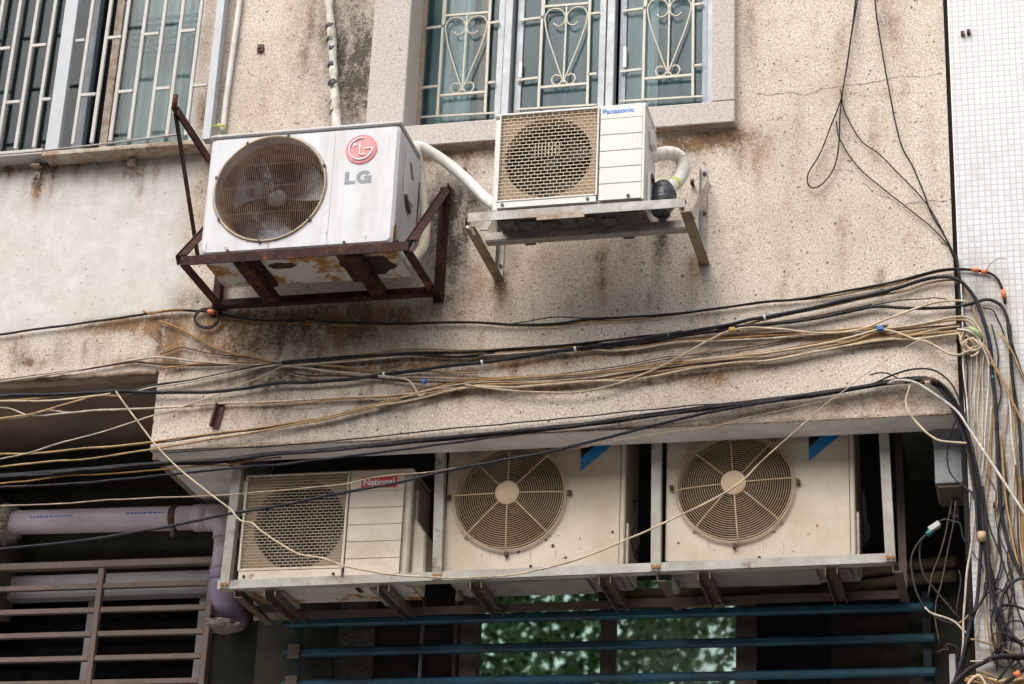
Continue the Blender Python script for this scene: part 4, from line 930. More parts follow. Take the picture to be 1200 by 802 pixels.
# -- two cream units with concentric ring guards
def dai(x0, x1, z0, z1, yf, cx, cz, r, label, logo_px, dirt_side):
    o = thing('air_conditioner', label, 'air conditioner', ((x0+x1)/2, yf+.13, z0), 'outdoor air conditioning units')
    casing(x0, x1, z0, z1, yf, yf+.28, cx, cz, r-.012, .010, .005).build('casing', 'daicream', o)
    MB().disc(cx, cz, r, yf+.13, yf+.14, 48).build('coil', 'coil', o)
    fan(o, cx, cz, r*.88, yf+.085, 3, 'bladedark', x0)
    g = MB(); nr = 21
    for k in range(nr):
        rr = .055+(r-.058)*k/(nr-1); dome = .020*(1-(rr/r)**2)**.5 if rr < r else 0
        g.ring(cx, yf-.012-dome, cz, rr, .00135 if k < nr-2 else .0024, 72, 5)
    gd = g.build('guard', 'fanwire', o)
    ro = .07 if x0 > -2 else 0
    for k in range(8):
        a = 2*math.pi*k/8+ro; P = []
        for j in range(7):
            rr = .04+(r+.012-.04)*j/6; dome = .020*(max(0, 1-(rr/r)**2))**.5
            P.append((cx+rr*math.cos(a), yf-.0155-dome+(.012 if j == 6 else 0), cz+rr*math.sin(a)))
        MB().tube(P, .0030, 6).build('spoke', 'fanwire', gd)
    MB().disc(cx, cz, .0495, yf-.040, yf-.030, 40, .004).build('guard_hub', 'fanwire', gd)
    for a in (0, 180, 270, 90): MB().box(cx+(r+.012)*math.cos(R(a))-.007, cx+(r+.012)*math.cos(R(a))+.007, yf-.018, yf-.0003, cz+(r+.012)*math.sin(R(a))-.008, cz+(r+.012)*math.sin(R(a))+.008).build('clip', 'stub', gd)
    # slanted two-tone emblem at the top of the panel
    (ax, az), (bx_, bz_) = logo_px
    e = MB().prism([(ax, az), (ax, az+.055), (ax+.0555, az+.108), (ax+.125, az+.108), (ax+.125, az+.106)], yf-.0016, yf-.0003).build('emblem', 'blueprint', o)
    MB().prism([(ax, az+.0555), (ax, az+.108), (ax+.055, az+.108)], yf-.0016, yf-.0003).build('emblem_corner', 'blackprint', e)
    # side: stepped cover strip, wires
    MB().box(x1+.0005, x1+.012, yf+.02, yf+.05, z0+.01, z0+.19).build('terminal_cover', 'natcream', o, bevel=.003)
    MB().box(x1-.022, x1-.019, yf-.0014, yf-.0003, z0+.006, z1-.02).build('seam', 'groove', o)
    MB().box(x0+.006, x1-.006, yf+.01, yf+.272, z0-.012, z0-.0006).box(x0+.05, x1-.16, yf+.05, yf+.24, z0-.03, z0-.0126).box(x1-.13, x1-.03, yf+.06, yf+.22, z0-.028, z0-.0126).build('base_pan', 'palepan', o)
    w = MB()
    for k in range(4):
        P = [Vector((x1+.02+.004*k, yf+.06, z0+.30)), Vector((x1+.03+.008*math.sin(k*2), yf+.055, z0+.22)), Vector((x1+.018+.01*k, yf+.06, z0+.12)), Vector((x1+.035, yf+.07, z0+.05+.01*k))]
        w.tube(spline(P, .03), .003, 5)
    w.build('wiring', 'cable_black', o)
    return o
d1 = dai(-2.346, -1.608, 4.256, 4.90, .2, -2.083, 4.572, .238, 'dusty cream unit with ring fan guard in the middle bay of the rack', (tuple(at(680, 553, .2).xz) if hasattr(Vector((0,0,0)), 'xz') else None, (0, 0)), 0)
d2 = dai(-1.445, -.703, 4.268, 4.91, .2, -1.171, 4.576, .2385, 'dusty cream unit with ring fan guard in the right bay of the rack', ((at(948, 541, .2).x, at(948, 541, .2).z), (0, 0)), 0)
for o_, x0_, z0_, yy in ((d1, -2.346, 4.256, .2), (d2, -1.445, 4.268, .2)):
    r_ = random.Random(int(-x0_*1000))
    for k in range(9):
        qx, qz, qr = x0_+r_.uniform(.03, .70), z0_+r_.uniform(.02, .16), r_.uniform(.003, .008)
        MB().prism([(qx+qr*r_.uniform(.6, 1.4)*math.cos(t*.785), qz+qr*r_.uniform(.5, 1.2)*math.sin(t*.785)) for t in range(8)], yy-.0008, yy-.0002).build('rust_spot', r_.choice(('runmark', 'stub', 'rustspot')), o_)
    for k in range(7):
        cx_q = o_.location.x+(.02 if o_ is d1 else .03); run_mark(o_, -2.083+r_.uniform(-.2, .2) if o_ is d1 else -1.171+r_.uniform(-.2, .2), z0_+r_.uniform(.055, .085), r_.uniform(.03, .07), r_.uniform(.003, .006), yy, 'runmark')
screws(d1, [(at(622, 664, .2).x, at(622, 664, .2).z), (at(648, 640, .2).x, at(648, 640, .2).z)], .1995)
screws(d2, [(at(890, 654, .2).x, at(890, 654, .2).z)], .1995)

# ------------------------------------------------------------------ the three-bay rack
rk = thing('unit_rack', 'three bay rack of grey angle steel hanging below the slab edge', 'rack', (-1.9, .35, 4.2))
ya = .172
zl = lambda x: 4.206+(x+3.25)*.0095
MB().bar((-3.285, ya, zl(-3.285)+.020), (-.553, ya, zl(-.553)+.020), .005, .036, (0, 0, 1)).bar((-3.285, ya+.019, zl(-3.285)+.001), (-.553, ya+.019, zl(-.553)+.001), .034, .004, (0, 0, 1)).build('front_rail', 'racksteel', rk)
for xt, xb in ((-3.246, -3.254), (-2.375, -2.357), (-1.481, -1.475), (-.585, -.571)):
    p, q = Vector((xt, ya-.006, ZB+(.03 if xt > -3 else -.012))), Vector((xb, ya-.006, zl(xb)+.004))
    po = MB().bar(p, q, .038, .005, (0, 1, 0)).bar(p+Vector((.0165, .0205, 0)), q+Vector((.0165, .0205, 0)), .005, .036, (0, 1, 0)).build('post', 'racksteel', rk)
    for k in range(2): MB().disc(xb-.009+.018*k, zl(xb)+.018, .008, ya-.016, ya-.009, 8).build('weld', 'rustspot', po)
MB().bar((-3.27, .575, 4.208), (-.545, .575, 4.230), .005, .034, (0, 0, 1)).bar((-3.27, .597, 4.222), (-.545, .597, 4.244), .04, .005, (0, 0, 1)).build('back_rail', 'rackdark', rk)
for px, Yb in ((275, 0), (315, 0), (448, 0), (556, 0), (707, 0), (770, 0), (823, 0), (972, 0), (1046, 0)):
    xa = at(px, 685-(px-265)*.04, ya).x
    if px in (556, 707, 823, 972, 448, 315):
        MB().bar((xa, ya+.006, zl(xa)-.004), (xa, .572, zl(xa)-.004), .036, .004, (0, 0, 1)).bar((xa-.017, ya+.006, zl(xa)-.023), (xa-.017, .572, zl(xa)-.023), .004, .034, (0, 0, 1)).bar((xa+.028, ya+.006, zl(xa)-.018), (xa+.028, .572, zl(xa)-.018), .004, .030, (0, 0, 1)).build('bearer', 'rackdark', rk)
    else: MB().bar((xa, ya+.006, zl(xa)-.012), (xa, .572, zl(xa)-.012), .004, .040, (0, 0, 1)).bar((xa+.018, ya+.006, zl(xa)-.034), (xa+.018, .572, zl(xa)-.034), .034, .004, (0, 0, 1)).build('end_arm', 'rackdark', rk)
for xt in (-.545, -1.44, -2.33, -3.2): MB().bar((xt, .40, 5.05), (xt+.005, .40, 4.20), .03, .006, (0, 1, 0)).bar((xt-.013, .42, 5.05), (xt-.008, .42, 4.20), .004, .03, (0, 1, 0)).build('rear_post', 'rackdark', rk)

# ------------------------------------------------------------------ pipes
def pipe(name, label, cat, pts, r, mat, n=12, group=None, rib=0, step=.02):
    P = spline(pts, step); rs = [r*(1+rib*mnoise.noise(Vector((i*.45, r*90, 0)))) for i in range(len(P))]
    return tag(MB().tube(P, rs, n).build(name, mat), label, cat, group), P
h, P = pipe('insulated_pipe', 'vertical white taped pipe with black bands dropping behind the large unit', 'pipe', [at(383, -40, -.03), at(386, 10, -.03), at(389, 45, -.035), at(391, 90, -.045), at(393, 125, -.06), at(395, 150, -.10), at(396, 165, -.13)], .0195, 'hosedirty', rib=.32)
for k, t in enumerate((.16, .36, .43, .47, .56, .66, .69, .78, .84)):
    i = int(t*(len(P)-1)); d = (P[i+1]-P[i]).normalized(); MB().tube([P[i]-d*(.002+.005*(k % 3))+Vector((-.010, 0, -.004+.004*(k % 3))), P[i]+d*.001, P[i]+d*(.003+.004*(k % 2))+Vector((.006, 0, .003))], .0212, 12).build('tape_band', 'tape', h)
i = int(.2*(len(P)-1)); MB().tube(P[i-4:i], .0235, 12).build('tape_sleeve', 'tape', h)
pipe('insulated_pipe', 'long white wrapped hose running from the large unit down to the compact unit', 'pipe', [at(478, 180, -.16), at(487, 172, -.13), at(500, 176, -.10), at(522, 190, -.07), at(546, 210, -.06), at(566, 230, -.08), at(582, 243, -.14)], .0235, 'hose', rib=.06)
pipe('insulated_pipe', 'cream wrapped hose hanging down beside the right of the large unit', 'pipe', [at(487, 172, -.14), at(492, 200, -.10), at(496, 235, -.09), at(499, 262, -.10), at(496, 288, -.14), at(488, 300, -.20), at(481, 306, -.26)], .021, 'hosecream', rib=.08)
pipe('insulated_pipe', 'thin black hose between the large unit and its hanging cream hose', 'pipe', [at(489, 215, -.12), at(487, 250, -.12), at(484, 285, -.12)], .010, 'cable_black')
h, P = pipe('insulated_pipe', 'white wrapped hose looping out of the compact unit at right', 'pipe', [at(757, 187, -.30), at(772, 181, -.26), at(786, 180, -.22), at(797, 185, -.19), at(801, 197, -.18), at(796, 210, -.19), at(786, 219, -.24), at(774, 226, -.30)], .0285, 'hose', rib=.05)
for t in (.12, .2, .3, .42): 
    i = int(t*(len(P)-1)); d = (P[i+1]-P[i]).normalized(); MB().tube([P[i]-d*.003, P[i]+d*.003], .0293, 12).build('tape_band', 'hosecream', h)
i = int(.72*(len(P)-1)); MB().tube([P[i], P[i+1]], .0292, 12).build('tie_wire', 't_lime', h)
h, _ = pipe('conduit', 'white plastic conduit running up the wall beside the white cage', 'conduit', [at(284, -40, -.02), at(281, 0, -.02), at(275, 45, -.02), at(268, 95, -.02), at(264, 125, -.02), at(261, 155, -.02)], .0125, 'hose')
q = at(259, 150, -.05); MB().tube([q+Vector((-.06, 0, -.008)), q+Vector((-.02, -.02, 0)), q+Vector((.02, -.01, .006)), q+Vector((.03, 0, -.01)), q+Vector((-.01, -.02, .012))], .0035, 6).build('tie', 't_lime', h)

PY = .615
dp = thing('drain_pipe', 'lilac plastic drain pipe turning down behind the rack end post', 'pipe', (-3.44, PY, 4.2))
zp = 4.676; xp = -3.442; pr = .054
MB().tube([(-4.5, PY, zp+.012), (-4.2, PY, zp+.008), (-3.80, PY, zp+.004), (-3.53, PY, zp)], pr, 20).build('run', 'purple', dp)
MB().tube([(-3.60, PY, zp), (-3.52, PY, zp)], pr+.006, 20).build('socket', 'purple', dp)
MB().tube(spline([(-3.53, PY, zp), (-3.48, PY, zp-.008), (-3.447, PY, zp-.045), (xp, PY, zp-.10)], .015), pr+.007, 20).build('bend', 'purple', dp)
MB().tube([(xp, PY, zp-.09), (xp, PY, 4.42)], pr, 20).build('drop', 'purple', dp)
MB().tube([(xp, PY, 4.43), (xp, PY, 4.42), (xp, PY, 4.385)], pr+.006, 20).build('socket', 'violet', dp)
MB().tube(spline([(xp, PY, 4.39), (xp+.001, PY+.012, 4.335), (xp+.004, PY+.07, 4.285), (xp+.006, PY+.2, 4.27)], .015), pr+.006, 20).build('bend', 'violet', dp)
MB().tube([(-3.705, PY, zp+.003), (-3.675, PY, zp+.003)], pr+.004, 20).build('clamp', 'cable_brown', dp)
MB().tube([(-3.69, PY-.02, zp-.05), (-3.688, PY-.02, zp-.085)], .010, 8).build('clamp_lug', 'rackdark', dp)
for xa, xb in ((-4.36, -4.15), (-3.90, -3.72)):
    b = MB()
    x = xa
    while x < xb:
        w_ = random.uniform(.008, .022); b.bar((x, PY-pr-.0012, zp+.014), (min(x+w_, xb), PY-pr-.0012, zp+.014), .0015, .006, (0, 0, 1)); x += w_+random.uniform(.003, .008)
    b.build('printed_line', 'print', dp)
def lumpy(name, mat, par, c, rr, seed, sq=(1, 1, 1)):
    bm = bmesh.new(); bmesh.ops.create_icosphere(bm, subdivisions=4, radius=1)
    b = MB(); vs = []
    for v in bm.verts:
        d = v.co.normalized(); q = 1+.28*mnoise.noise(d*2.2+Vector((seed, 0, 0)))+.16*mnoise.noise(d*6+Vector((0, seed, 0)))
        vs.append((c[0]+d.x*rr*q*sq[0], c[1]+d.y*rr*q*sq[1], c[2]+d.z*rr*q*sq[2]))
    b.add(vs, [[v.index for v in f.verts] for f in bm.faces], False); bm.free()
    return b.build(name, mat, par)
lumpy('cement_collar', 'cement', dp, (-4.50, PY+.02, zp+.015), .082, 3.1, (.75, 1.3, 1))
lumpy('cement_collar', 'cement', dp, (xp+.006, PY+.03, 4.196), .070, 7.7, (1.1, .9, .42))
MB().box(-4.9, -4.53, .55, .846, 4.3, 4.8).build('pier', 'roughcol', bld)
for dz, l in ((0, 'old yellow lagged pipe crossing behind the right end of the rack, upper of two'), (-.055, 'old yellow lagged pipe crossing behind the right end of the rack, lower of two')):
    pipe('insulated_pipe', l, 'pipe', [at(700, 694-dz*180, .60)+Vector((0, .05, 0)), at(830, 694-dz*200, .62), at(930, 686-dz*200, .63), at(1000, 672-dz*300, .63), at(1060, 664-dz*300, .63), at(1120, 658-dz*300, .66)], .024, 'hosedark', rib=.15)
dk = thing('duct', 'short square zinc duct hanging under the right end of the slab', 'duct', (-.34, .27, 4.53))
MB().box(-.394, -.289, .155, .40, 4.537, ZB-.002).build('casing', 'ductgrey', dk, bevel=.003)
MB().box(-.40, -.283, .148, .41, ZB-.03, ZB-.003).build('flange', 'ductgrey', dk)
MB().box(-.384, -.297, .166, .39, 4.525, 4.5365).build('opening', 'groove', dk)
for k, (px, py) in enumerate(((1117, 596), (1120, 600))): q = at(px, py, .3); MB().box(q.x-.012, q.x+.012, .28, .31, q.z-.03, q.z+.02).build('terminal', 'rackdark', dk)
q = at(254.5, 488, -.01); a_, c_ = at(259, 474, -.008), at(251.5, 501, -.008)
st = MB().bar(a_, c_, .034, .006, (0, 1, 0)).bar(a_+Vector((-.012, -.014, 0)), c_+Vector((-.012, -.014, 0)), .006, .026, (0, 1, 0))
tag(st.build('bracket_stub', 'stub'), 'short rusty angle stub fixed to the beam below the tan cables', 'bracket stub')

# ------------------------------------------------------------------ lower windows and their grilles
w2 = MB()
w2.box(WLL[0], WLL[1], .80, .848, WLL[3]-.09, WLL[3]-.001).box(WLL[0], WLL[1]-.0005, .78, .847, WLL[3]-.115, WLL[3]-.0905)
w2.box(-3.62, WLL[1], .81, .90, 2.9, WLL[3]-.116).box(-4.155, -4.115, .83, .90, 2.9, WLL[3]-.116).box(-4.70, -4.62, .81, .90, 2.9, WLL[3]-.116)
w2o = w2.build('window', 'lilacframe', bld, bevel=.003); w2o['label'] = 'dark lower left window with lilac grey frame behind brown bars'
MB().box(WLL[0], WLL[1]-.06, .875, .88, 2.9, WLL[3]-.116).build('pane', 'glassdark', w2o)
sl = MB()
for k in range(7): sl.bar((-5.2, 1.25, 4.3-.19*k+.02*(k % 2)), (-3.5, 1.22, 4.31-.19*k), .02, .06+.03*(k % 3), (0, 0, 1))
sl.build('shelf', 'darkbrown', w2o)
gl2 = thing('window_grille', 'brown grey barred grille over the dark window at bottom left', 'window grille', (-4.0, .62, 3.2))
GYY = .62
def gz(px, py): q = at(px, py, GYY); return q.x, q.z
MB().box(-5.4, -3.484, GYY-.02, GYY+.02, 4.462, 4.494).build('top_rail', 'brownbar', gl2, bevel=.003)
for x in (-4.007, -3.492, -4.56, -5.1): MB().box(x-.014, x+.014, GYY-.016, GYY+.016, 3.0, 4.4615).build('upright', 'brownbar', gl2, bevel=.003)
for k in range(12):
    z = 4.379-.1075*k
    for xa, xb in ((-5.085, -4.575), (-4.545, -4.022), (-3.992, -3.507)): MB().box(xa, xb, GYY-.012, GYY+.012, z-.0115, z+.0115).build('bar', 'brownbar', gl2, bevel=.002)

w3 = MB()
for x0, x1 in ((-2.395, -2.318), (-1.797, -1.738), (-1.237, -1.152)): w3.box(x0, x1, .70, .76, 2.9, WLM[3])
w3.box(-2.425, -2.408, .70, .74, 2.9, WLM[3])
w3o = w3.build('window', 'rackdark', bld, bevel=.003); w3o['label'] = 'lower window with green leaves showing through its panes behind blue bars'
MB().box(-2.318, -1.797, .735, .742, 2.9, WLM[3]).build('pane', 'glassgreen', w3o)['label'] = 'clear pane, half dark, with leaves behind'
MB().box(-1.738, -1.237, .735, .742, 2.9, WLM[3]).build('pane', 'glasspale', w3o)['label'] = 'pale clouded pane with leaves behind'
hd = thing('shrub', 'pale green leafy shrub seen through the lower window behind blue bars', 'shrub', (-1.95, 2.2, 3.2))
rl = random.Random(5)
grp = [MB(), MB(), MB(), MB()]
for k in range(17000):
    x, y, z = rl.uniform(-3.1, -1.15), rl.uniform(1.85, 2.8), rl.uniform(3.6, 5.5)
    L_, w_ = rl.uniform(.03, .062), rl.uniform(.013, .026)
    if mnoise.noise(Vector((x*3, y*1.2, z*3))) < -.42: continue
    a = Vector((rl.uniform(-1, 1), rl.uniform(-.6, .6), rl.uniform(-1, .6))).normalized(); nn = Vector((rl.uniform(-.6, .6), -1, rl.uniform(-.3, .9))).normalized()
    b_ = a.cross(nn).normalized(); c0 = Vector((x, y, z)); up_ = b_.cross(a)*.008
    grp[rl.choice((0, 1, 2, 2, 3, 3))].add([c0-a*L_*.5, c0-a*L_*.12+b_*w_, c0+a*L_*.5, c0-a*L_*.12-b_*w_, c0+up_-a*L_*.05], [(0, 1, 4), (1, 2, 4), (2, 3, 4), (3, 0, 4)])
for g_, mt_ in zip(grp, ('leafa', 'leafb', 'leafc', 'leafd')): g_.build('foliage', mt_, hd)
st_ = MB()
for k in range(7): st_.tube(spline([(-2.6+.22*k, 2.3, 2.9), (-2.55+.2*k, 2.25, 3.8), (-2.62+.23*k, 2.3, 5.2)], .1), .005, 6)
st_.build('stem', 'darkbrown', hd)
MB().box(-2.95, -2.78, .73, .80, 2.9, WLM[3]).build('panel', 'roughcol', w3o)
MB().box(-2.78, -2.425, .755, .80, 2.9, WLM[3]).build('panel', 'darkbrown', w3o)
MB().box(-1.152, -.86, .78, .80, 2.9, WLM[3]).build('panel', 'black', w3o)
MB().box(-.86, -.55, .755, .80, 2.9, WLM[3]).build('panel', 'darkbrown', w3o)
MB().tube([(-2.553, .66, 3.2), (-2.548, .66, 4.3)], .008, 8).build('rod', 'lilacframe', w3o)
lumpy('knob', 'darkbrown', w3o, (-2.60, .745, 4.0), .03, 1.2)
bg = thing('window_grille', 'chipped blue horizontal bars across the green lower window', 'window grille', (-1.8, .62, 3.2))
for z, xa in ((4.192, -3.15), (4.064, -3.145), (3.927, -3.14), (3.79, -3.14), (3.65, -3.14), (3.51, -3.14)):
    MB().box(xa, -.435, .612, .648, z-.017, z+.017).build('bar', 'bluebar', bg, bevel=.008)
for x in (-3.09, -.47): MB().box(x-.016, x+.016, .6485, .66, 3.2, 4.26).build('upright', 'bluedull', bg)
for z in (4.064, 3.927): MB().box(-3.115, -3.065, .600, .6115, z-.03, z+.03).build('bar_bracket', 'rackdark', bg)

# ------------------------------------------------------------------ cables
def cable(label, col, wpx, pts, Y=-.016, group=None, name='cable', jit=.002, cat='cable'):
    P = []
    for p in pts:
        y = p[2] if len(p) > 2 else Y
        P.append(at(p[0], p[1], y))
    Q = spline(P, .025)
    sd = random.uniform(0, 99)
    for i, q in enumerate(Q):
        q.z += jit*1.6*mnoise.noise(Vector((q.x*7, q.z*7, sd))); q.x += jit*mnoise.noise(Vector((q.x*7, q.z*7, sd+50)))
        q.z += jit*.55*mnoise.noise(Vector((q.x*31, q.z*31, sd+9)))
    n_ = len(Q); w0, w1, br = wpx if isinstance(wpx, tuple) else (wpx, wpx, .5)
    o = MB().tube(Q, [.00155*(w0 if i/n_ < br else w1)*(1+.10*mnoise.noise(Vector((i*.21, sd, 3)))) for i in range(n_)], 7).build(name, 'cable_'+col)
    return tag(o, label, cat, group)
def band(par, mat, a, b, r, n=10, name='tape'):
    MB().tube([a, b], r, n).build(name, mat, par)
def strands(label, group, cols, path, spread, wpx, Y0=-.014, drift=1.0):
    for k, c in enumerate(cols):
        sd = random.uniform(0, 50); L = []
        for i, p in enumerate(path):
            o = (k-(len(cols)-1)/2)*spread/max(1, len(cols)-1)*1.0 + drift*spread*.55*mnoise.noise(Vector((i*.55, sd, 0)))
            L.append((p[0], p[1]+o))
        cable(label, c, wpx*random.uniform(.8, 1.15), L, Y0-.0025*k, group)

TOP = [(-40, 399), (0, 392), (60, 384), (110, 377), (165, 369), (182, 366.5), (205, 364), (232, 365), (250, 366), (262, 369), (285, 374), (320, 376), (360, 377), (420, 379), (470, 379.5), (520, 378), (560, 378.5), (600, 381), (640, 380.5), (670, 377.5), (690, 374), (740, 372), (790, 368), (840, 362), (880, 356), (905, 353), (950, 349), (1000, 340), (1050, 330), (1070, 325), (1100, 317.5), (1120, 315.5), (1140, 316.5), (1160, 320), (1170, 328), (1176, 343), (1178, 356)]
k1 = cable('black cable highest on the wall, sagging under the large unit', 'black', 3.4, TOP, -.018)
cable('thin tan cable twisted along the highest black cable', 'orange', 2.2, [(x, y+1.6+1.2*math.sin(x*.02)) for x, y in TOP[9:-3]], -.014)
cable('thin black cable lifting off the highest cable below the compact unit', 'black', 1.5, [(600, 380), (622, 376), (640, 373), (660, 371.5), (680, 373), (700, 373)], -.02)
a, b = at(1139, 316, -.018), at(1147, 317.5, -.018); band(k1, 't_orangetape', a, b, .0085); band(k1, 't_orangetape', at(1150, 318, -.018), at(1157, 319.4, -.018), .0085); band(k1, 't_orangetape', at(1175, 340, -.018), at(1177.5, 350, -.018), .0085)
band(k1, 't_orangetape', at(244, 365, -.018), at(252, 366.5, -.018), .010)
MB().tube(spline([at(1155, 318, -.02), at(1162, 308, -.03), at(1171, 303, -.035), at(1179, 304, -.04)]), .0012, 5).build('loose_wire', 'cable_grey', k1)
tag(MB().tube([at(242+14*math.cos(t*.3), 375+10.5*math.sin(t*.3)-t*.08, -.02) for t in range(0, 46)], .0042, 7).build('cable_coil', 'cable_black'), 'small black cable coil hanging below the large unit at left', 'cable coil')
cable('short frayed tan cable end resting on the highest cable at left', 'orange', 3.2, [(168, 364.5), (175, 368), (182, 367), (200, 364), (215, 364)], -.024)
cable('dusty dark cable clump under the middle of the large unit', 'brown', 6, [(350, 378), (362, 376), (375, 378), (386, 379)], -.020)
cable('tan cable falling from the hairline joint to the left cable knot', 'orange', 3, [(186, 377), (200, 381), (215, 388), (228, 395), (240, 402), (255, 409), (270, 414), (290, 418), (310, 423), (328, 427)], -.016)
cable('thin brown wire kinked over a nail left of the cable knot', 'brown', 1.6, [(188, 415), (200, 411), (212, 407), (222, 409), (240, 413), (260, 416), (300, 421), (325, 425)], -.012)
cable('tan cable following the lower edge of the left beam', 'pale', 2.8, [(-40, 457), (0, 448), (40, 442), (80, 436), (120, 429), (150, 423), (165, 421), (185, 419), (210, 421), (235, 424), (280, 427.5), (325, 427)], -.018)
cable('dark cable following the lower edge of the left beam', 'brown', 3.2, [(-40, 455), (0, 446.5), (60, 438), (100, 433), (140, 426), (160, 424), (190, 427), (230, 428), (280, 427), (325, 427)], -.016)
cable('orange tan cable just above the cable knot', 'orange', 2.4, [(190, 432), (215, 429), (240, 426), (290, 425), (325, 427)], -.018)
cable('black cable climbing to the cable knot from the left', 'black', 3.6, [(150, 459), (180, 452), (215, 447), (245, 442), (280, 434), (310, 428), (330, 426), (380, 422.5), (430, 418), (480, 416), (540, 418), (580, 414)], -.02)
cable('tan cable climbing to the cable knot beside the black one', 'pale', 2.4, [(150, 461), (180, 454), (215, 449), (245, 443), (280, 436), (310, 430), (330, 427)], -.024)
TAN = ['tan', 'orange', 'cream', 'brown', 'tan']
U = [(330, 426), (380, 422), (430, 418), (480, 414), (540, 414), (600, 411), (640, 408), (690, 406), (720, 407), (760, 404), (800, 400), (850, 396), (900, 393), (950, 391), (1000, 388), (1040, 384)]
strands('tan strand of the upper tan cable bundle across the wall', 'upper tan bundle strands', ['tan', 'brown', 'orange', 'pale'], U, 6, 2.6, -.012)
k2 = cable('black cable joining the thick black one at the teal tie', 'black', 3.2, [(330, 424), (380, 420), (440, 416), (500, 413), (540, 413), (600, 409), (640, 406), (690, 402), (740, 396), (775, 392), (800, 388)], -.022)
THK = [(-30, 466), (40, 463), (90, 461.5), (110, 460.5), (130, 459), (160, 459.5), (200, 460), (250, 459), (280, 456), (320, 450), (360, 448), (400, 445.5), (440, 440.5), (480, 435.5), (520, 430), (565, 425), (600, 420), (640, 413.5), (680, 408), (740, 400), (783, 392.5), (820, 387), (850, 382), (880, 375), (920, 368), (960, 359), (1000, 350), (1030, 344), (1060, 335), (1080, 329), (1100, 325), (1115, 325), (1125, 329), (1133, 336), (1143, 350), (1150, 368), (1157, 390), (1161, 412), (1163, 440), (1167, 480), (1170, 540), (1172, 590), (1178, 625), (1190, 660), (1203, 684)]
k3 = cable('thick black cable crossing the whole wall and curving down the tiles', 'navy', 4.8, THK, -.028)
for px, py, c in ((783, 392.5, 't_teal'), (450, 439, 'white'), (565, 425, 'white'), (674, 409, 'white'), (896, 372, 'white'), (1163.5, 443, 't_teal')):
    q = at(px, py, -.028); band(k3, c, q+Vector((-.004, 0, -.001)), q+Vector((.004, 0, .001)), .0105, name='tie')
cable('pale tan cable riding just under the thick black cable at right', 'tan', 2.8, [(858, 386), (880, 379), (910, 372), (960, 361.5), (1010, 351), (1060, 341), (1090, 332), (1118, 329), (1130, 340), (1140, 360), (1148, 385), (1152, 400)], -.018)
cable('black cable dipping below the thick black one and rising onto the tiles', 'black', 4.2, [(680, 410), (740, 403), (790, 395), (840, 388), (870, 384), (900, 381), (960, 372.5), (1000, 364), (1025, 359.5), (1045, 360), (1080, 362), (1120, 360), (1138, 356.5), (1150, 352.5), (1160, 351.5), (1172, 357), (1180, 371), (1183, 395), (1188, 412), (1196, 434), (1205, 455)], -.024)
cable('brown cable pressed against the dipping black cable', 'brown', 3, [(840, 385.5), (870, 382), (900, 379), (960, 370.5), (1000, 362), (1022, 357)], -.022)
cable('thin frayed black wire above the dipping black cable', 'black', 1.5, [(1015, 360), (1030, 356.5), (1050, 352.5), (1070, 350.5), (1088, 350), (1095, 349), (1110, 351)], -.018)
k6 = cable('cream cable curving up from the lower bundle past a yellow plug', 'cream', 2.8, [(545, 451), (580, 456), (620, 459.5), (670, 460), (700, 456), (740, 444), (780, 427), (820, 405), (845, 391.5), (858, 387), (880, 384), (920, 386.5), (950, 390), (1000, 388), (1040, 374), (1070, 363), (1100, 354.5), (1125, 353), (1133, 355)], -.034)
q = at(858, 386.5, -.034); MB().box(q.x-.012, q.x+.012, -.045, -.024, q.z-.008, q.z+.008).build('plug', 't_yellow', k6, bevel=.002)
FANS = [(330, 429), (360, 433), (400, 437), (440, 440), (470, 441.5), (500, 442), (560, 444)]
strands('tan strand fanning out right of the cable knot', 'tan fan strands', ['tan', 'pale', 'brown'], FANS, 9, 2.3, -.014)
k7 = cable('pale cable hooking down beside the small blue plug', 'pale', 3, [(440, 440), (460, 442), (475, 444), (482, 449), (487, 457), (492, 464), (498, 461)], -.03)
q = at(497, 447, -.03); MB().box(q.x-.008, q.x+.008, -.04, -.02, q.z-.010, q.z+.008).build('plug', 't_blue', k7, bevel=.002)
cable('very thin tan wire stretched level past the small blue plug', 'orange', 1.2, [(480, 441), (520, 442), (580, 442.5), (640, 441), (700, 436), (760, 425), (820, 414), (880, 406), (940, 396), (1000, 391)], -.010)
cable('very thin dark wire rising between the two tan bundles', 'grey', 1.2, [(610, 443), (660, 438), (700, 433), (740, 427), (780, 419), (820, 415), (860, 410), (900, 403), (940, 396)], -.01)
LOW = [(440, 470), (470, 464.5), (500, 458), (530, 452), (560, 449), (600, 448), (640, 446), (700, 441), (740, 438), (800, 430), (860, 423), (900, 419), (960, 408), (1000, 402), (1040, 397), (1080, 391), (1118, 386), (1132, 386)]
strands('tan strand of the thick lower tan cable bundle', 'lower tan bundle strands', ['orange', 'tan', 'cream', 'brown', 'tan', 'cream'], LOW, 9, 2.8, -.014)
k8 = cable('pale tan cable rising from the lower bundle to the bright blue plug', 'cream', 2.8, [(800, 424), (860, 418), (900, 414), (960, 404), (1000, 395), (1030, 386), (1060, 383), (1090, 378), (1118, 372), (1135, 373), (1146, 382), (1152, 395)], -.034)
q = at(1032, 385.5, -.036); MB().box(q.x-.014, q.x+.012, -.048, -.026, q.z-.009, q.z+.009).build('plug', 't_blue', k8, bevel=.003)
cable('tan cable just below the one with the bright blue plug', 'tan', 2.6, [(960, 409), (1000, 399), (1030, 388), (1060, 384.5), (1090, 380), (1118, 375), (1135, 377), (1144, 388)], -.03)
cable('dark brown cable beneath the bright blue plug', 'brown', 2.4, [(1030, 390), (1060, 386), (1090, 383.5), (1120, 382)], -.016)
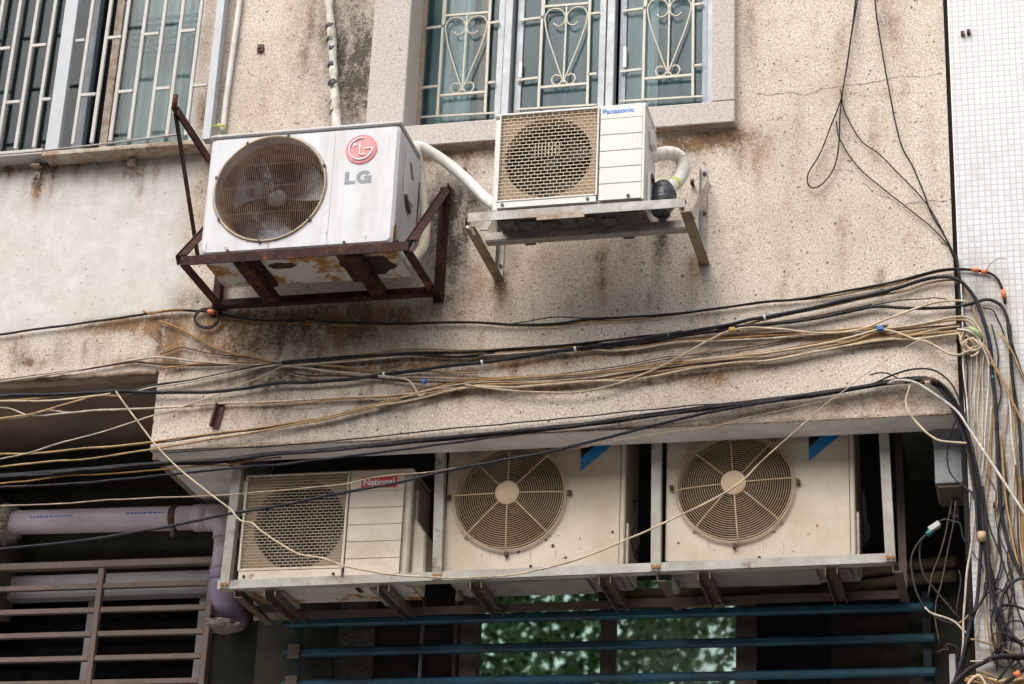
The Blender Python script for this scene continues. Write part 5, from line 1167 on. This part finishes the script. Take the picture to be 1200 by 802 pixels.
cable('cream cable crossing down from the bright blue plug into the lower bundle', 'cream', 2.8, [(1030, 386), (1045, 388), (1060, 393), (1072, 398), (1085, 400)], -.036)
cable('cream cable drooping in a curve at the right end of the lower bundle', 'cream', 3.2, [(1070, 398), (1085, 400.5), (1100, 408), (1112, 415), (1124, 416.5), (1135, 412), (1143, 404), (1146, 396)], -.036)
cable('tan cable lying level below the cable knot', 'pale', 3, [(-30, 493), (0, 491), (30, 488.5), (55, 481), (80, 484), (110, 481), (140, 480), (180, 478.5), (240, 474.5), (300, 472), (340, 470), (400, 466), (450, 464), (500, 459.5), (540, 454)], -.018)
cable('thin tan cable doubling the level one below the cable knot', 'orange', 2, [(300, 473), (330, 471.5), (355, 473), (380, 469), (430, 466), (470, 464)], -.022)
cable('tan cable slanting from the cable knot to the far left soffit', 'tan', 2.6, [(-30, 496), (0, 491), (40, 485), (60, 479), (90, 470), (112, 464.5), (140, 464)], -.03)
cable('tan cable curving down at the far left under the beam', 'pale', 2.2, [(-30, 478), (0, 478), (15, 480), (30, 486), (48, 487), (70, 485), (95, 482.5)], -.020)
cable('tan cable rising from the far left to meet the thick black cable', 'tan', 3, [(-30, 473), (0, 470.5), (30, 468.5), (70, 464), (100, 462), (125, 460.5)], -.022)
cable('cream cable just below the thick black cable at far left', 'cream', 2.6, [(-30, 472), (0, 470), (40, 470), (80, 468), (110, 464), (130, 461)], -.032)
cable('long pale wire slanting up across the left soffit to the cable knot', 'pale', 2, [(-30, 545), (0, 538), (40, 529), (70, 519.5), (130, 503), (170, 490), (200, 482), (225, 473), (250, 464), (280, 453), (310, 440), (332, 429)], -.026)
cable('upper of the two tan cables crossing the lower left of the beam', 'tan', 3, [(-30, 533), (0, 532), (40, 531.5), (90, 526.5), (130, 523.5), (175, 518.5), (240, 510), (300, 502), (350, 495), (380, 490), (420, 480), (445, 474), (470, 468)], -.022)
cable('dark cable pressed under the upper tan cable at lower left', 'brown', 2, [(120, 526), (175, 520.5), (240, 511.5), (300, 503.5), (350, 496)], -.018)
cable('lower of the two tan cables crossing the lower left of the beam', 'tan', 2.8, [(-30, 551), (0, 547.5), (60, 541), (115, 536.5), (180, 526), (240, 516), (300, 506.5), (340, 499), (380, 491.5), (420, 482), (445, 475.5)], -.026)
# lower black run
B = [(-30, 559), (0, 556.5), (60, 552.5), (130, 547), (200, 541.5), (260, 538), (320, 531), (380, 526.5), (440, 520.5), (520, 512.5), (600, 505), (680, 497), (760, 486), (840, 475.5), (900, 468), (960, 460), (1010, 452.5), (1040, 447), (1065, 443.5), (1085, 443), (1100, 448), (1112, 460), (1120, 475), (1128, 494), (1135, 515), (1142, 545), (1148, 580), (1151, 630)]
for k, (dy, dx, lb) in enumerate(((0, 0, ''), (2.5, -2, ''), (5, -4, ''), (3, 2, ''))):
    L = []
    for i, (x, y) in enumerate(B):
        o = dy if i < 17 else dy*.9
        fade = 0 if i < 5 else 1
        if i >= 20: L.append((x+dx*1.1+1.5*mnoise.noise(Vector((i*.4, k*9, 0))), y+dy*.6))
        else: L.append((x, y+(dy*(.6+.8*mnoise.noise(Vector((i*.35, k*5, 2)))))))
    cable('thick black cable in the lowest black bundle turning down the tiles', 'navy' if k % 2 == 0 else 'black', 3.7, L[2 if k == 3 else 0:], -.020-.008*k, 'lowest black bundle')
cable('black cable under the lowest black bundle, separate over the left soffit', 'navy', 3.2, [(-30, 574), (0, 571.5), (100, 566), (200, 556), (260, 550), (330, 544), (380, 538), (440, 531), (500, 523), (560, 515), (640, 504), (700, 496), (780, 486), (860, 475), (930, 466)], -.036)
cable('thin dark wire strung along the rough edge above the lowest black bundle', 'black', 1.8, [(190, 531), (260, 526.5), (340, 521), (420, 514), (500, 505.5), (600, 496.5), (700, 486.5), (790, 477.5), (860, 472), (920, 465)], -.016)
cable('thick black cable sagging in front of the lattice unit and first ring guard', 'navy', 3.8, [(-30, 647), (0, 643.5), (60, 638), (130, 629), (200, 616.5), (260, 604), (330, 592), (400, 577.5), (460, 567), (520, 553), (580, 541), (640, 530), (700, 515.5), (760, 500.5), (820, 486), (870, 476), (920, 468)], -.045)
cable('thin pinkish tan cable above the sagging black cable', 'dusty', (1.9, 1.0, .52), [(-30, 594), (0, 593), (60, 591), (130, 586), (200, 583), (260, 580.5), (310, 576.5), (400, 568), (440, 559.5), (500, 553.5), (560, 544), (620, 535), (700, 521.5), (760, 510), (840, 499), (880, 489), (960, 471), (1030, 457)], -.038)
cable('orange tan cable looping under the slab edge at left', 'orange', 2.4, [(-30, 571), (0, 567), (40, 563), (75, 558), (130, 555), (200, 549.5), (250, 545), (268, 545), (290, 540), (330, 536)], -.03)
k15 = cable('long cream cable drooping across all three racked units', 'cream', (2.5, 1.3, .80), [(136, 459), (142, 468), (155, 486), (168, 503), (180, 519), (190, 530), (208, 548), (225, 562), (255, 586), (270, 597), (278, 607), (286, 612), (295, 613), (306, 622), (330, 638), (352, 650), (380, 654.5), (405, 664), (440, 671), (480, 675.5), (520, 677), (560, 676.5), (600, 674), (640, 666), (680, 655), (740, 630), (780, 612), (810, 598), (850, 577), (872, 562), (890, 543), (910, 525), (930, 507), (950, 489), (968, 473), (985, 461), (1010, 442), (1040, 421), (1065, 405), (1080, 398)], -.055)
cable('thin black loop springing above the lowest black bundle at right', 'black', 2.4, [(1000, 457), (1020, 452), (1040, 442), (1060, 434.5), (1082, 432), (1098, 436), (1112, 447), (1122, 462), (1128, 482), (1133, 502), (1136, 520)], -.04)
cable('short curled black wire end above the lowest black bundle', 'black', 1.8, [(1019, 440), (1027, 437.5), (1038, 437.5), (1048, 441), (1056, 446)], -.03)
jn = thing('cable_joint', 'taped cable joint with bare copper and a dark red sleeve on the black bundle', 'cable joint', at(1085, 448, -.04))
MB().tube([at(1040, 449, -.045), at(1050, 447, -.046), at(1060, 449, -.045)], [.004, .010, .005], 8).build('copper_end', 'cable_pale', jn)
MB().tube([at(1078, 450, -.05), at(1084, 447, -.052), at(1094, 446, -.05), at(1099, 449, -.048)], [.006, .012, .013, .007], 8).build('sleeve', 'cable_brown', jn)
MB().tube([at(1084, 449, -.06), at(1090, 448, -.062)], [.008, .008], 8).build('bare_patch', 'cable_pale', jn)
cable('white cable leaving the taped joint and slanting down over the tiles', 'white', 3.2, [(1045, 447), (1060, 446), (1076, 450), (1095, 462), (1112, 474), (1124, 485), (1132, 497), (1140, 510), (1155, 533), (1170, 555), (1190, 585), (1206, 609)], -.055)
cable('cream cable looping below the slab corner to the tiles', 'cream', 2.9, [(1066, 452), (1064, 460), (1061, 470), (1064, 482), (1072, 493), (1082, 504), (1092, 512), (1102, 517), (1118, 519), (1133, 520)], -.05)
cable('thin dark loop hanging in front of the zinc duct', 'grey', 2, [(1123, 486, -.02), (1117, 502, 0), (1112, 520, .05), (1110, 537, .08), (1113, 553, .08), (1120, 563, .06), (1130, 570, 0), (1143, 580, -.02)])
# wires on the upper right wall
cable('thin black wire hanging in a narrow loop on the upper right wall', 'black', 1.9, [(1006, -30), (1003, 0), (997, 45), (991, 85), (985, 118), (975, 145), (962, 178), (950, 198), (946, 209), (948, 218), (955, 220.5), (965, 215), (975, 202), (981, 185), (984, 160), (984, 140), (987, 110), (993, 75), (999, 35), (1005, 0), (1008, -30)], -.02)
cable('thin black wire leaving the narrow loop for the wall joint', 'black', 1.7, [(985, 105), (988, 125), (994, 140), (1010, 166), (1030, 181), (1050, 201), (1072, 223), (1090, 245), (1104, 270), (1113, 292), (1120, 308)], -.018)
cable('thin black wire running alone left of the wall joint', 'black', 2.1, [(1022, -30), (1025, 0), (1031, 45), (1038, 85), (1045, 122), (1052, 155), (1058, 175), (1068, 192), (1076, 210), (1084, 230), (1091, 250), (1104, 272), (1114, 290), (1121, 306), (1126, 330)], -.022)
cable('thin black wire starting beneath the narrow loop and slanting down right', 'black', 1.7, [(980, 142), (982, 158), (988, 170), (1000, 189), (1013, 203), (1030, 217), (1050, 233), (1075, 253), (1095, 270), (1108, 284), (1118, 300), (1122, 315)], -.014)
# drop wires on the tiles
def drop(label, col, w, pts, Y=-.014, group=None): return cable(label, col, w, pts, Y, group)
drop('dark wire running down the joint between the two buildings', 'black', 3, [(1121, 300), (1124, 330), (1126, 370), (1127, 410), (1130, 450), (1133, 490), (1136, 520)], -.02)
drop('pale wire running down the joint between the two buildings', 'white', 2, [(1126, 330), (1128, 380), (1129, 430), (1133, 470), (1135, 500)], -.026)
drop('thin black wire hanging just right of the building joint', 'black', 2.2, [(1128, 335), (1127, 355), (1128, 372), (1132, 385), (1131, 410), (1134, 435), (1133, 460)], -.024)
for k, (c, pts) in enumerate((('pale', [(1138, 408), (1139, 440), (1137, 470), (1141, 500), (1144, 540), (1146, 580)]), ('cream', [(1150, 405), (1149, 430), (1147, 460), (1146, 490), (1150, 520), (1152, 545)]),
                              ('pale', [(1153, 412), (1151, 440), (1152, 470), (1152, 500), (1151, 530)]), ('white', [(1159, 425), (1158, 455), (1156, 480), (1154, 510), (1153, 530), (1150, 560)]), ('pale', [(1143, 395), (1145, 430), (1142, 465), (1143, 500)]))):
    drop('pale drop wire hanging below the cable knot on the tiles', c, 2, pts, -.012-.003*k, 'pale drop wires on the tiles')
drop('tan wire running straight down left of the thick black cable on the tiles', 'tan', 2.5, [(1157, 395), (1160, 420), (1163, 455), (1165, 480), (1166, 510), (1168, 530), (1170, 545), (1169, 565), (1170, 580), (1168, 600)], -.02)
drop('wide tan wire slanting right from the knot to the picture edge', 'tan', 3.2, [(1150, 402), (1158, 412), (1165, 428), (1175, 445), (1182, 462), (1190, 478), (1198, 494), (1208, 512)], -.04)
drop('thin orange wire beside the slanting tan one', 'orange', 2, [(1160, 424), (1170, 437), (1179, 452), (1186, 470), (1193, 486), (1203, 506)], -.034)
drop('white wire down the tiles right of the thick black cable', 'white', 2.4, [(1182, 462), (1184, 485), (1185, 505), (1188, 530), (1191, 555), (1193, 580), (1194, 620), (1198, 650), (1204, 680)], -.03)
drop('tan wire down the tiles under the dipping black cable', 'tan', 2.6, [(1174, 392), (1182, 405), (1184, 425), (1185, 450), (1187, 480), (1189, 510), (1193, 560), (1196, 610), (1199, 650)], -.024)
drop('thick black cable at the far right going straight down', 'black', 4.2, [(1183, 380), (1184, 405), (1185, 430), (1188, 455), (1192, 480), (1195, 510), (1197, 550), (1200, 590)], -.03)
drop('thin dark wire wandering down the middle of the tiles', 'grey', 1.9, [(1162, 380), (1165, 392), (1168, 405), (1170, 420), (1169, 440), (1173, 455), (1172, 470), (1168, 485), (1170, 500)], -.016)
drop('thin dark wire from the wall anchor above the dipping cable', 'black', 1.8, [(1152, 361), (1163, 363), (1168, 372), (1174, 385), (1178, 398), (1182, 405)], -.018)
drop('tan diagonal wire from upper tiles to the far right edge', 'tan', 2.2, [(1170, 392), (1178, 400), (1186, 412), (1193, 428), (1203, 452)], -.044)
for k, (c, pts) in enumerate((('orange', [(1174, 520), (1177, 545), (1180, 575), (1181, 600), (1186, 625), (1190, 650), (1197, 680)]), ('brown', [(1175, 530), (1179, 560), (1181, 590), (1183, 615), (1189, 640), (1194, 665)]), ('tan', [(1172, 505), (1175, 540), (1177, 570), (1180, 595), (1184, 615), (1188, 640), (1193, 662), (1200, 690)]),
                              ('orange', [(1196, 560), (1198, 600), (1199, 640), (1202, 680)]), ('brown', [(1190, 545), (1192, 570), (1192, 600), (1194, 640), (1197, 670)]))):
    drop('brownish strand of the wire bundle at the far right of the tiles', c, 2.6, pts, -.02-.004*k, 'far right wire strands')
# knot of cables with green tie
kn = thing('cable_knot', 'tangled knot of cream cables with a green tie on the tiles', 'cable knot', at(1145, 402, -.03))
for k in range(5):
    c0 = (1140+random.uniform(-4, 4), 400+random.uniform(-6, 6)); rr = random.uniform(8, 14); ph = random.uniform(0, 6)
    P = [at(c0[0]+rr*math.cos(ph+t*.32), c0[1]+rr*.95*math.sin(ph+t*.32)+t*.15, -.02-.006*k+.006*math.sin(t)) for t in range(0, 19)]
    MB().tube(spline(P, .01), .0042, 6).build('cable_loop', 'cable_'+random.choice(['cream', 'tan', 'cream', 'white']), kn)
MB().tube([at(1136, 384, -.045), at(1143, 388, -.05), at(1150, 397, -.045)], [.008, .011, .006], 8).build('tie', 't_green', kn)
MB().tube(spline([at(1130, 385, -.03), at(1140, 386, -.04), at(1148, 393, -.04), at(1148, 402, -.04), at(1140, 409, -.035), at(1130, 404, -.03), at(1124, 392, -.028)], .01), .0048, 7).build('cable_loop', 'cable_cream', kn)
MB().tube(spline([at(1131, 387, -.03), at(1136, 398, -.04), at(1142, 404, -.04), at(1137, 412, -.035)], .01), .0042, 7).build('cable_loop', 'cable_tan', kn)
MB().tube(spline([at(1122, 386, -.03), at(1135, 388, -.045), at(1145, 394, -.045), at(1150, 404, -.04), at(1157, 418, -.03), at(1160, 430, -.025)], .01), .0045, 7).build('cable_loop', 'cable_white', kn)
# below the bundle tie
q0, q1 = at(1150.5, 624, -.04), at(1151, 635, -.04)
for k, (w, c, pts, lb) in enumerate(((4.6, 'navy', [(1151, 628), (1149, 650), (1147, 685), (1144, 710), (1138, 730), (1132, 755), (1125, 780), (1117, 806)], 'thick black cable leaving the tan tape and curving left to the bottom'),
                                     (3.6, 'black', [(1152, 630), (1155, 655), (1157, 685), (1153, 700), (1146, 712), (1138, 722)], 'black cable hooking left below the tan tape'),
                                     (3.6, 'navy', [(1153, 600), (1157, 640), (1160, 670), (1164, 695), (1168, 718), (1172, 740), (1172, 765)], 'navy cable going straight down right of the tan tape'),
                                     (3, 'navy', [(1152, 570), (1156, 610), (1159, 650), (1160, 680), (1166, 715), (1172, 735), (1185, 748), (1205, 760)], 'navy cable swinging right at the bottom of the tiles'),
                                     (2.2, 'black', [(1156, 600), (1160, 620), (1172, 650), (1180, 675), (1187, 698), (1195, 722), (1204, 742)], 'thin black cable crossing the lower tiles on a slant'))):
    o = drop(lb, c, w, pts, -.03-.006*k)
    if k == 0: band(o, 't_tantape', q0, q1, .017, 12)
drop('black cable loop swinging in from the bottom right edge', 'navy', 4.2, [(1206, 676), (1192, 679), (1180, 689), (1173, 705), (1174, 722), (1181, 738), (1192, 750), (1206, 760)], -.06)
drop('second black loop inside the bottom right loop', 'black', 3.6, [(1206, 716), (1196, 712), (1184, 709), (1174, 711), (1168, 718), (1167, 730)], -.05)
drop('thick black cable arching up from the bottom along the lower tiles', 'black', 6, [(1113, 806), (1122, 797), (1135, 785), (1150, 777), (1165, 770), (1180, 768), (1206, 769)], -.045)
drop('second thick black cable behind the arching one', 'navy', 4, [(1150, 775), (1165, 771), (1182, 771), (1206, 773)], -.03)
drop('dark branch cable slanting at the bottom right corner', 'black', 3.4, [(1168, 800), (1178, 786), (1190, 772), (1200, 786), (1206, 792)], -.035)
drop('tan cable sloping right across the lower tiles', 'tan', 2.6, [(1137, 749), (1148, 751), (1162, 755), (1176, 761), (1186, 767)], -.03)
drop('pale short cable stub poking left at the lower tiles', 'pale', 2, [(1137, 775.5), (1150, 775), (1162, 773)], -.05)
for k in range(6):
    y = 792+k*2.4; drop('tan strand in the cable pile at the bottom right corner', ['tan', 'cream', 'orange', 'brown', 'tan', 'orange'][k], 3, [(1138-k*1.5, y-4+random.uniform(-3, 3)), (1155, y+random.uniform(-3, 3)), (1172, y+2+random.uniform(-3, 3)), (1190, y+1+random.uniform(-3, 3)), (1208, y+random.uniform(-2, 2))], -.03-.005*k, 'tan pile strands')
rw = random.Random(23)
for k in range(9):
    x_ = rw.uniform(1134, 1198); L = []; y_ = rw.uniform(420, 520)
    while y_ < 790: L.append((x_, y_)); y_ += rw.uniform(25, 55); x_ = min(1203, max(1132, x_+rw.uniform(-7, 8)))
    drop('thin tangled beige wire hanging over the lower tiles', rw.choice(('pale', 'tan', 'cream', 'dusty')), rw.uniform(1.2, 2), L, -.012-.004*rw.random(), 'thin beige wires on the lower tiles')
for k in range(8):
    x_ = rw.uniform(1136, 1196); L = []; y_ = rw.uniform(540, 660)
    while y_ < 800: L.append((x_, y_)); y_ += rw.uniform(18, 45); x_ = min(1204, max(1130, x_+rw.uniform(-14, 16)))
    if len(L) > 2: drop('thin tangled black wire over the lower tiles', rw.choice(('black', 'grey', 'brown')), rw.uniform(1.2, 2.2), L, -.014-.004*rw.random(), 'thin black wires on the lower tiles')
for k in range(5):
    cx0, cy0, r0 = rw.uniform(1165, 1195), rw.uniform(680, 770), rw.uniform(10, 24); ph = rw.uniform(0, 6)
    drop('small dark wire loop tangled among the lower right cables', rw.choice(('black', 'brown', 'navy')), rw.uniform(1.5, 2.6), [(cx0+r0*math.cos(ph+t*.5)*1.1, cy0+r0*math.sin(ph+t*.5)+t) for t in range(11)], -.02-.006*k, 'small wire loops at lower right')
drop('cream cable curling up out of the bottom right pile', 'cream', 3, [(1132, 806), (1138, 797), (1146, 791), (1152, 797), (1156, 806)], -.06)
ot = drop('black cable with orange tape at the bottom right corner', 'black', 6, [(1172, 806), (1182, 798), (1193, 790), (1206, 778)], -.07); band(ot, 't_orangetape', at(1189, 792.5, -.07), at(1195, 788.5, -.07), .0125, 12)
# wires in the dark corner right of the rack
def dark(label, col, w, pts, Y=.22): return cable(label, col, w, pts, Y)
dark('brown wire dropping from the zinc duct into the dark corner', 'dusk', 2.2, [(1116, 583), (1112, 605), (1106, 635), (1099, 657), (1092, 675), (1088, 700)])
dark('second brown wire dropping from the zinc duct, ending loose', 'dusk', 2, [(1120, 588), (1117, 615), (1112, 640), (1108, 660), (1103, 685), (1097, 705), (1096, 725), (1099, 742), (1101, 752)], .10)
kd = dark('looping wire with a clear connector in the dark corner', 'grey', 2.4, [(1138, 634), (1132, 636), (1128, 628), (1125, 614), (1119, 612), (1108, 609), (1100, 612), (1090, 622), (1079, 637), (1078, 655), (1082, 672), (1090, 683), (1097, 692), (1110, 708), (1126, 727)], .06)
q = at(1095, 618, .06); MB().bar(q+Vector((-.02, 0, -.012)), q+Vector((.02, 0, .014)), .022, .026, (0, 1, 0)).build('connector', 't_clear', kd, bevel=.003); MB().tube([at(1086, 627, .06), at(1091, 623, .06)], .011, 8).build('sleeve', 't_teal', kd)
dark('black wire sagging in a wide loop in the dark corner', 'grey', 2.6, [(1086, 626), (1074, 640), (1068, 655), (1069, 672), (1073, 692), (1083, 711), (1095, 722), (1108, 729), (1122, 731), (1132, 725), (1138, 719)], .05)
dark('pale wire twisting over the sagging black loop', 'pale', 2.4, [(1084, 712), (1090, 718), (1100, 722), (1110, 725), (1120, 730), (1128, 738), (1134, 743)], .03)
dark('orange wire crossing the foot of the sagging loop', 'tan', 2.2, [(1122, 731), (1130, 727), (1135, 721), (1139, 714)], .03)
dark('pinkish wire running down the edge of the tiled wall', 'pale', 2.8, [(1146, 580), (1142, 610), (1138, 640), (1133, 670), (1131, 700), (1129, 730), (1129, 755), (1126, 775)], -.02)
dark('thin grey wire hanging beside the tiled wall edge', 'grey', 2, [(1123, 668), (1126, 680), (1122, 705), (1121, 725)], .08)
dark('curled wire at the foot of the dark corner', 'grey', 2.2, [(1098, 765), (1106, 761), (1112, 762), (1108, 757), (1112, 755), (1121, 758), (1125, 766)], .06)
dark('black wire bundle running down the dark side of the tiled wall', 'black', 6, [(1138, 720), (1136, 740), (1132, 760), (1126, 785), (1120, 806)], .01)
cn = MB().box(at(1113, 790, .1).x, at(1121, 790, .1).x, .08, .14, 3.6, at(1113, 768, .1).z); tag(cn.build('trunking', 'lilacframe', bevel=.004), 'short pale plastic trunking at the foot of the dark corner', 'trunking')

# ------------------------------------------------------------------ light
W = bpy.data.worlds.new('World'); S.world = W; W.use_nodes = True
nt = W.node_tree; bg_ = nt.nodes['Background']
sky = nt.nodes.new('ShaderNodeTexSky'); sky.sky_type = 'NISHITA'; sky.sun_disc = False
EL, AZ = 50, 200      # sun high, in front of the facade and a little to the left
sky.sun_elevation = R(EL); sky.sun_rotation = R(AZ); sky.dust_density = 4; sky.air_density = 1.0
hs = nt.nodes.new('ShaderNodeHueSaturation'); hs.inputs['Saturation'].default_value = .35
nt.links.new(sky.outputs[0], hs.inputs['Color']); nt.links.new(hs.outputs[0], bg_.inputs[0]); bg_.inputs[1].default_value = .15
sun = bpy.data.objects.new('sun', bpy.data.lights.new('sun', 'SUN')); COL.objects.link(sun)
sun.data.energy = .8; sun.data.angle = R(60); sun.data.color = (1, .95, .88)
# direction towards the sun (Blender sky: rotation measured from +Y towards +X)
d = Vector((math.sin(R(AZ))*math.cos(R(EL)), math.cos(R(AZ))*math.cos(R(EL)), math.sin(R(EL))))
sun.rotation_euler = d.to_track_quat('Z', 'Y').to_euler()
vs_ = S.view_settings; vs_.view_transform = 'Standard'; vs_.look = 'None'; vs_.exposure = .98; vs_.gamma = 1; vs_.use_curve_mapping = False
S.cycles.max_bounces = 8; S.cycles.transparent_max_bounces = 12
